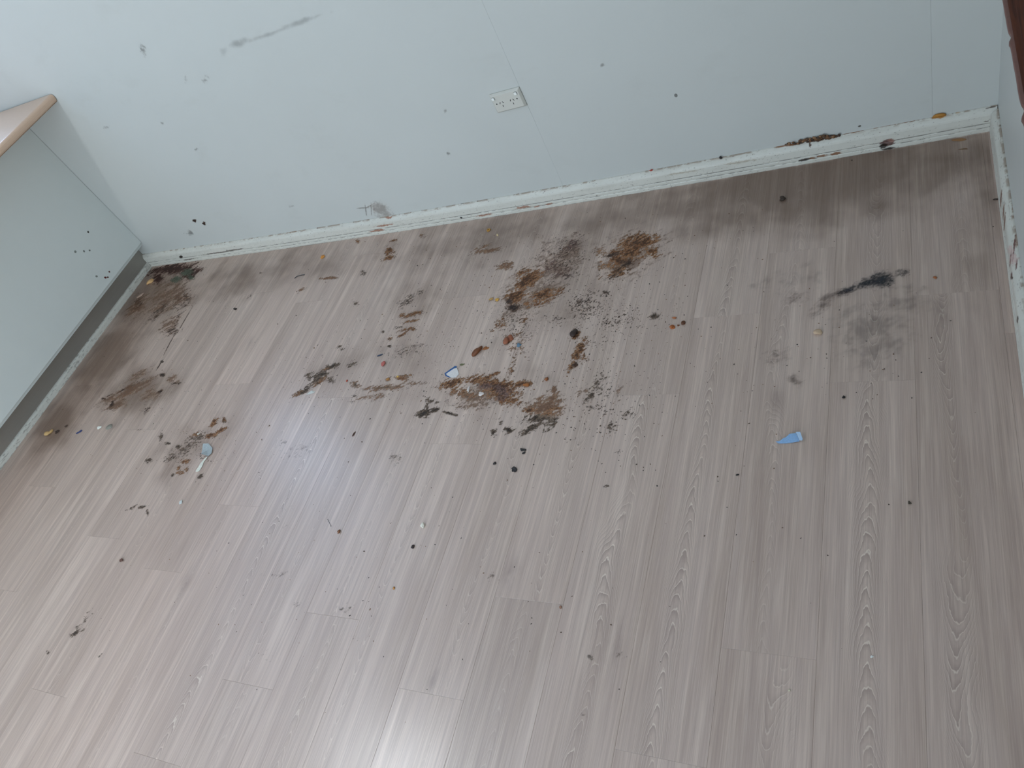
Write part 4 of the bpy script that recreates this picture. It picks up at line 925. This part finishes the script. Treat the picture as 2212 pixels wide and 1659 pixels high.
# many alike specks
rs = random.Random(8)
spots = [(842, 733), (932, 1054), (1165, 1194), (1010, 858), (1340, 1007), (1310, 640), (1480, 617), (1485, 640), (1260, 560), (753, 998), (679, 752), (686, 746), (940, 1177), (787, 1191), (1149, 1335), (1212, 1366),
         (1550, 1030), (1405, 1003), (1427, 1430), (1920, 1090), (1672, 1012), (1690, 1140), (1788, 1200), (1420, 1050), (1320, 1350), (1055, 905), (1022, 845), (1240, 900), (1225, 905), (1375, 1003), (1390, 1010),
         (2012, 730), (1930, 765), (1935, 778), (1785, 765), (1786, 774), (1910, 798), (1751, 773), (1970, 860), (1990, 805), (1700, 790), (1586, 787), (1895, 853), (1850, 848), (1480, 560), (1575, 462), (1840, 347), (2145, 490),
         (1310, 700), (1345, 905), (800, 905), (866, 893), (782, 955), (582, 920), (566, 949), (600, 700), (640, 682), (704, 610), (913, 572), (930, 559), (902, 574), (1050, 538), (1040, 720), (1062, 740), (1200, 735), (1198, 803), (1153, 1004), (1290, 935), (1297, 920)]
MARKS = [(t_[1], t_[2], n_) for t_ in ITEMS for n_ in [{'torn': ''}.get(t_[0], t_[0].replace('_', ' '))]] + [(1705, 949, 'blue paper strip'), (974, 804, 'torn card'), (447, 975, 'plastic scrap'), (1056, 498, 'cereal ring'), (1092, 213, 'outlet')]
seen = set()
for i, (u, v) in enumerate(spots):
    lab = None
    for (mu, mv, nm) in sorted(MARKS, key=lambda m: math.hypot(m[0] - u, m[1] - v)):
        if sum(1 for m in MARKS if m[2] == nm) > 1: continue
        du, dv = u - mu, v - mv; dist = math.hypot(du, dv)
        side = ('right of' if du > 0 else 'left of') if abs(du) > abs(dv) else ('in front of' if dv > 0 else 'behind')
        t_ = 'tiny dark crumb %s %s the %s' % ('close' if dist < 60 else 'some way', side, nm)
        t_ = t_.replace('close right', 'just right').replace('close left', 'just left').replace('close in', 'just in').replace('close behind', 'just behind')
        if t_ not in seen: lab = t_; break
    seen.add(lab)
    lump('crumb', u, v, rs.uniform(2.0, 3.6), rs.uniform(1.9, 3.0), rs.choice([(72, 58, 48), (92, 70, 54), (62, 54, 50), (112, 84, 62)]), lab, 'crumb', .7, rs.uniform(0, 180), 'tiny dark crumbs on the planks', sub=1)

# uncountable fine grit
def grit():
    rs = np.random.RandomState(4); V = []; F = []; C = []
    cl = [(1150, 620, 220, 110, 500), (1060, 840, 240, 80, 450), (880, 720, 120, 110, 260), (360, 650, 130, 90, 260), (300, 850, 150, 90, 240), (420, 970, 120, 70, 220), (1300, 850, 110, 110, 260), (700, 810, 120, 70, 160), (1700, 760, 260, 160, 80), (700, 1250, 500, 220, 70), (1200, 1100, 600, 300, 60), (1100, 520, 500, 60, 220), (1330, 690, 130, 60, 220)]
    for (cu, cv, su, sv, n) in cl:
        for _ in range(n):
            u = cu + rs.randn() * su * .6; v = cv + rs.randn() * sv * .6
            P = fl(u, v)
            if not (0.02 < P[0] < W - .02) or P[1] > float(bow(P[0])) - .006: continue
            r = rs.uniform(.0005, .0014) * (1.5 if rs.rand() < .12 else 1); a = rs.rand() * 6.28; el = rs.uniform(1, 2.2); b = len(V)
            for k in range(5):
                q = a + 6.28 * k / 5 + rs.uniform(-.3, .3); x, y = r * el * math.cos(q), r * math.sin(q); V.append((P[0] + x * math.cos(a) - y * math.sin(a), P[1] + x * math.sin(a) + y * math.cos(a), .0003))
            V.append((P[0], P[1], .0003 + r * .8))
            for k in range(5): F.append((b + k, b + (k + 1) % 5, b + 5))
            C += [rs.choice(4)] * 5
    me = mesh('floor_grit', V, F); o = link('floor_grit', me, None)
    for c in ((56, 44, 38), (86, 66, 50), (120, 84, 50), (50, 46, 44)): me.materials.append(cmat(c))
    me.polygons.foreach_set('material_index', C)
    tag(o, 'fine dark grit sprinkled over the dirty planks', 'grit', kind='stuff')
grit()

# ------------------------------------------------------------------ lumps on the skirting, hole in the wall, marks on the panel
def blob3(name, P, r, rgb, label, cat, seed=1, group=None, rag=.3):
    rs = np.random.RandomState(seed); bm = bmesh.new(); bmesh.ops.create_icosphere(bm, subdivisions=2, radius=1); k = rs.uniform(-1, 1, (6, 3)) * 2.2; ph = rs.uniform(0, 6.28, 6)
    for w in bm.verts:
        c = np.array(w.co); c = c * (1 + rag * float(np.sum(np.sin(k @ c + ph)) / 2.2)); w.co = (c * np.array(r)).tolist()
    me = bpy.data.meshes.new(name); bm.to_mesh(me); bm.free(); me.polygons.foreach_set('use_smooth', [True] * len(me.polygons))
    o = link(name, me, cmat(rgb)); o.location = [float(a) for a in P]; return tag(o, label, cat, group)
crust = empty('skirting_crust', wl(1765, 300, .006)); tag(crust, 'brown crumbly dried food crust stuck along the top of the skirting at the right', 'crust')
rs = np.random.RandomState(9)
for i in range(34):
    u = 1700 + 110 * (i / 33) + rs.uniform(-3, 3); k = 1 - abs(i / 33 - .6) * 1.3
    P = wl(u, 312 - (u - 1700) * .185 + rs.uniform(-2, 2) * (1 + k), .004 + .006 * rs.rand()); r = rs.uniform(.002, .0045) * (.7 + .7 * max(k, 0))
    o = blob3('crust_lump', P, (r * 1.4, r * .8, r), [(86, 58, 34), (60, 40, 26), (140, 104, 72), (112, 74, 42)][i % 4], None, None, i + 3)
    o.parent = crust; o.location = Vector(o.location) - crust.location
blob3('orange_blob', wl(2028, 249, .006), (.019, .005, .006), (178, 122, 48), 'orange sticky blob on top of the skirting near the right corner', 'residue', 4, rag=.15)
blob3('red_fleck', wl(1407, 367, .006), (.005, .003, .003), (170, 50, 30), 'bright red fleck on top of the skirting', 'fleck', 6)
blob3('black_fleck', wl(1557, 340, .008), (.004, .003, .003), (30, 24, 22), 'black fleck on top of the skirting right of the red one', 'fleck', 7)
blob3('black_chip', wl(996, 470, .02), (.004, .003, .004), (40, 32, 30), 'black chip stuck on the skirting front in the middle', 'fleck', 8)
blob3('wall_fleck', wl(1856, 273, .001), (.005, .0015, .003), (96, 88, 78), 'small dark fleck on the wall above the crusted skirting', 'fleck', 10)
hp = wl(1460, 206)
wh = empty('screw_hole', hp); tag(wh, 'small black screw hole in the back wall right of the outlet', 'hole')
def hole_part(name, r0, r1, y0, y1, m):
    n = 16; V = []
    for (r, y) in ((r0, y0), (r1, y1)):
        for i in range(n): V.append((r * math.cos(2 * math.pi * i / n), y, 1.25 * r * math.sin(2 * math.pi * i / n)))
    F = [(i, (i + 1) % n, n + (i + 1) % n, n + i) for i in range(n)] + ([tuple(range(n, 2 * n))] if r1 < r0 else [])
    link(name, mesh(name, V, F), m, wh)
hole_part('dark_bore', .0052, .0045, -.0002, -.0004, M_BLACK)
hole_part('plug_rim', .0060, .0052, -.0001, -.0006, cmat((120, 118, 114)))

# spatters on the white panel
def panel_spots():
    def pn(u, v): return onx(u, v, DX + .0003)
    L = [(191, 501, 4, 3, (60, 54, 46), 'single dark speck on the white panel'), (228, 600, 4, 3.4, (96, 40, 32), 'dark red spatter dot low on the white panel, left of its twin'), (233, 599, 4, 3, (90, 38, 32), 'dark red spatter dot low on the white panel, right of its twin'), (236, 587, 3, 2.5, (100, 50, 40), 'small red spatter dot above the twin dots on the white panel'),
         (163, 543, 5, 4, (132, 136, 128), 'grey smear dot on the white panel, left'), (182, 543, 3, 3, (110, 112, 106), 'grey smear dot on the white panel, middle'), (193, 541, 4, 3, (126, 130, 122), 'grey smear dot on the white panel, right'), (209, 597, 3, 3, (126, 130, 122), 'faint grey dot beside the red spatter on the white panel')]
    for i, (u, v, w, h, c, lab) in enumerate(L):
        P = pn(u, v); s = ppm(P); blob3('spatter', P, (.0006, w / s / 1.6, h / s / 1.4), c, lab, 'spatter', i + 20)
panel_spots()
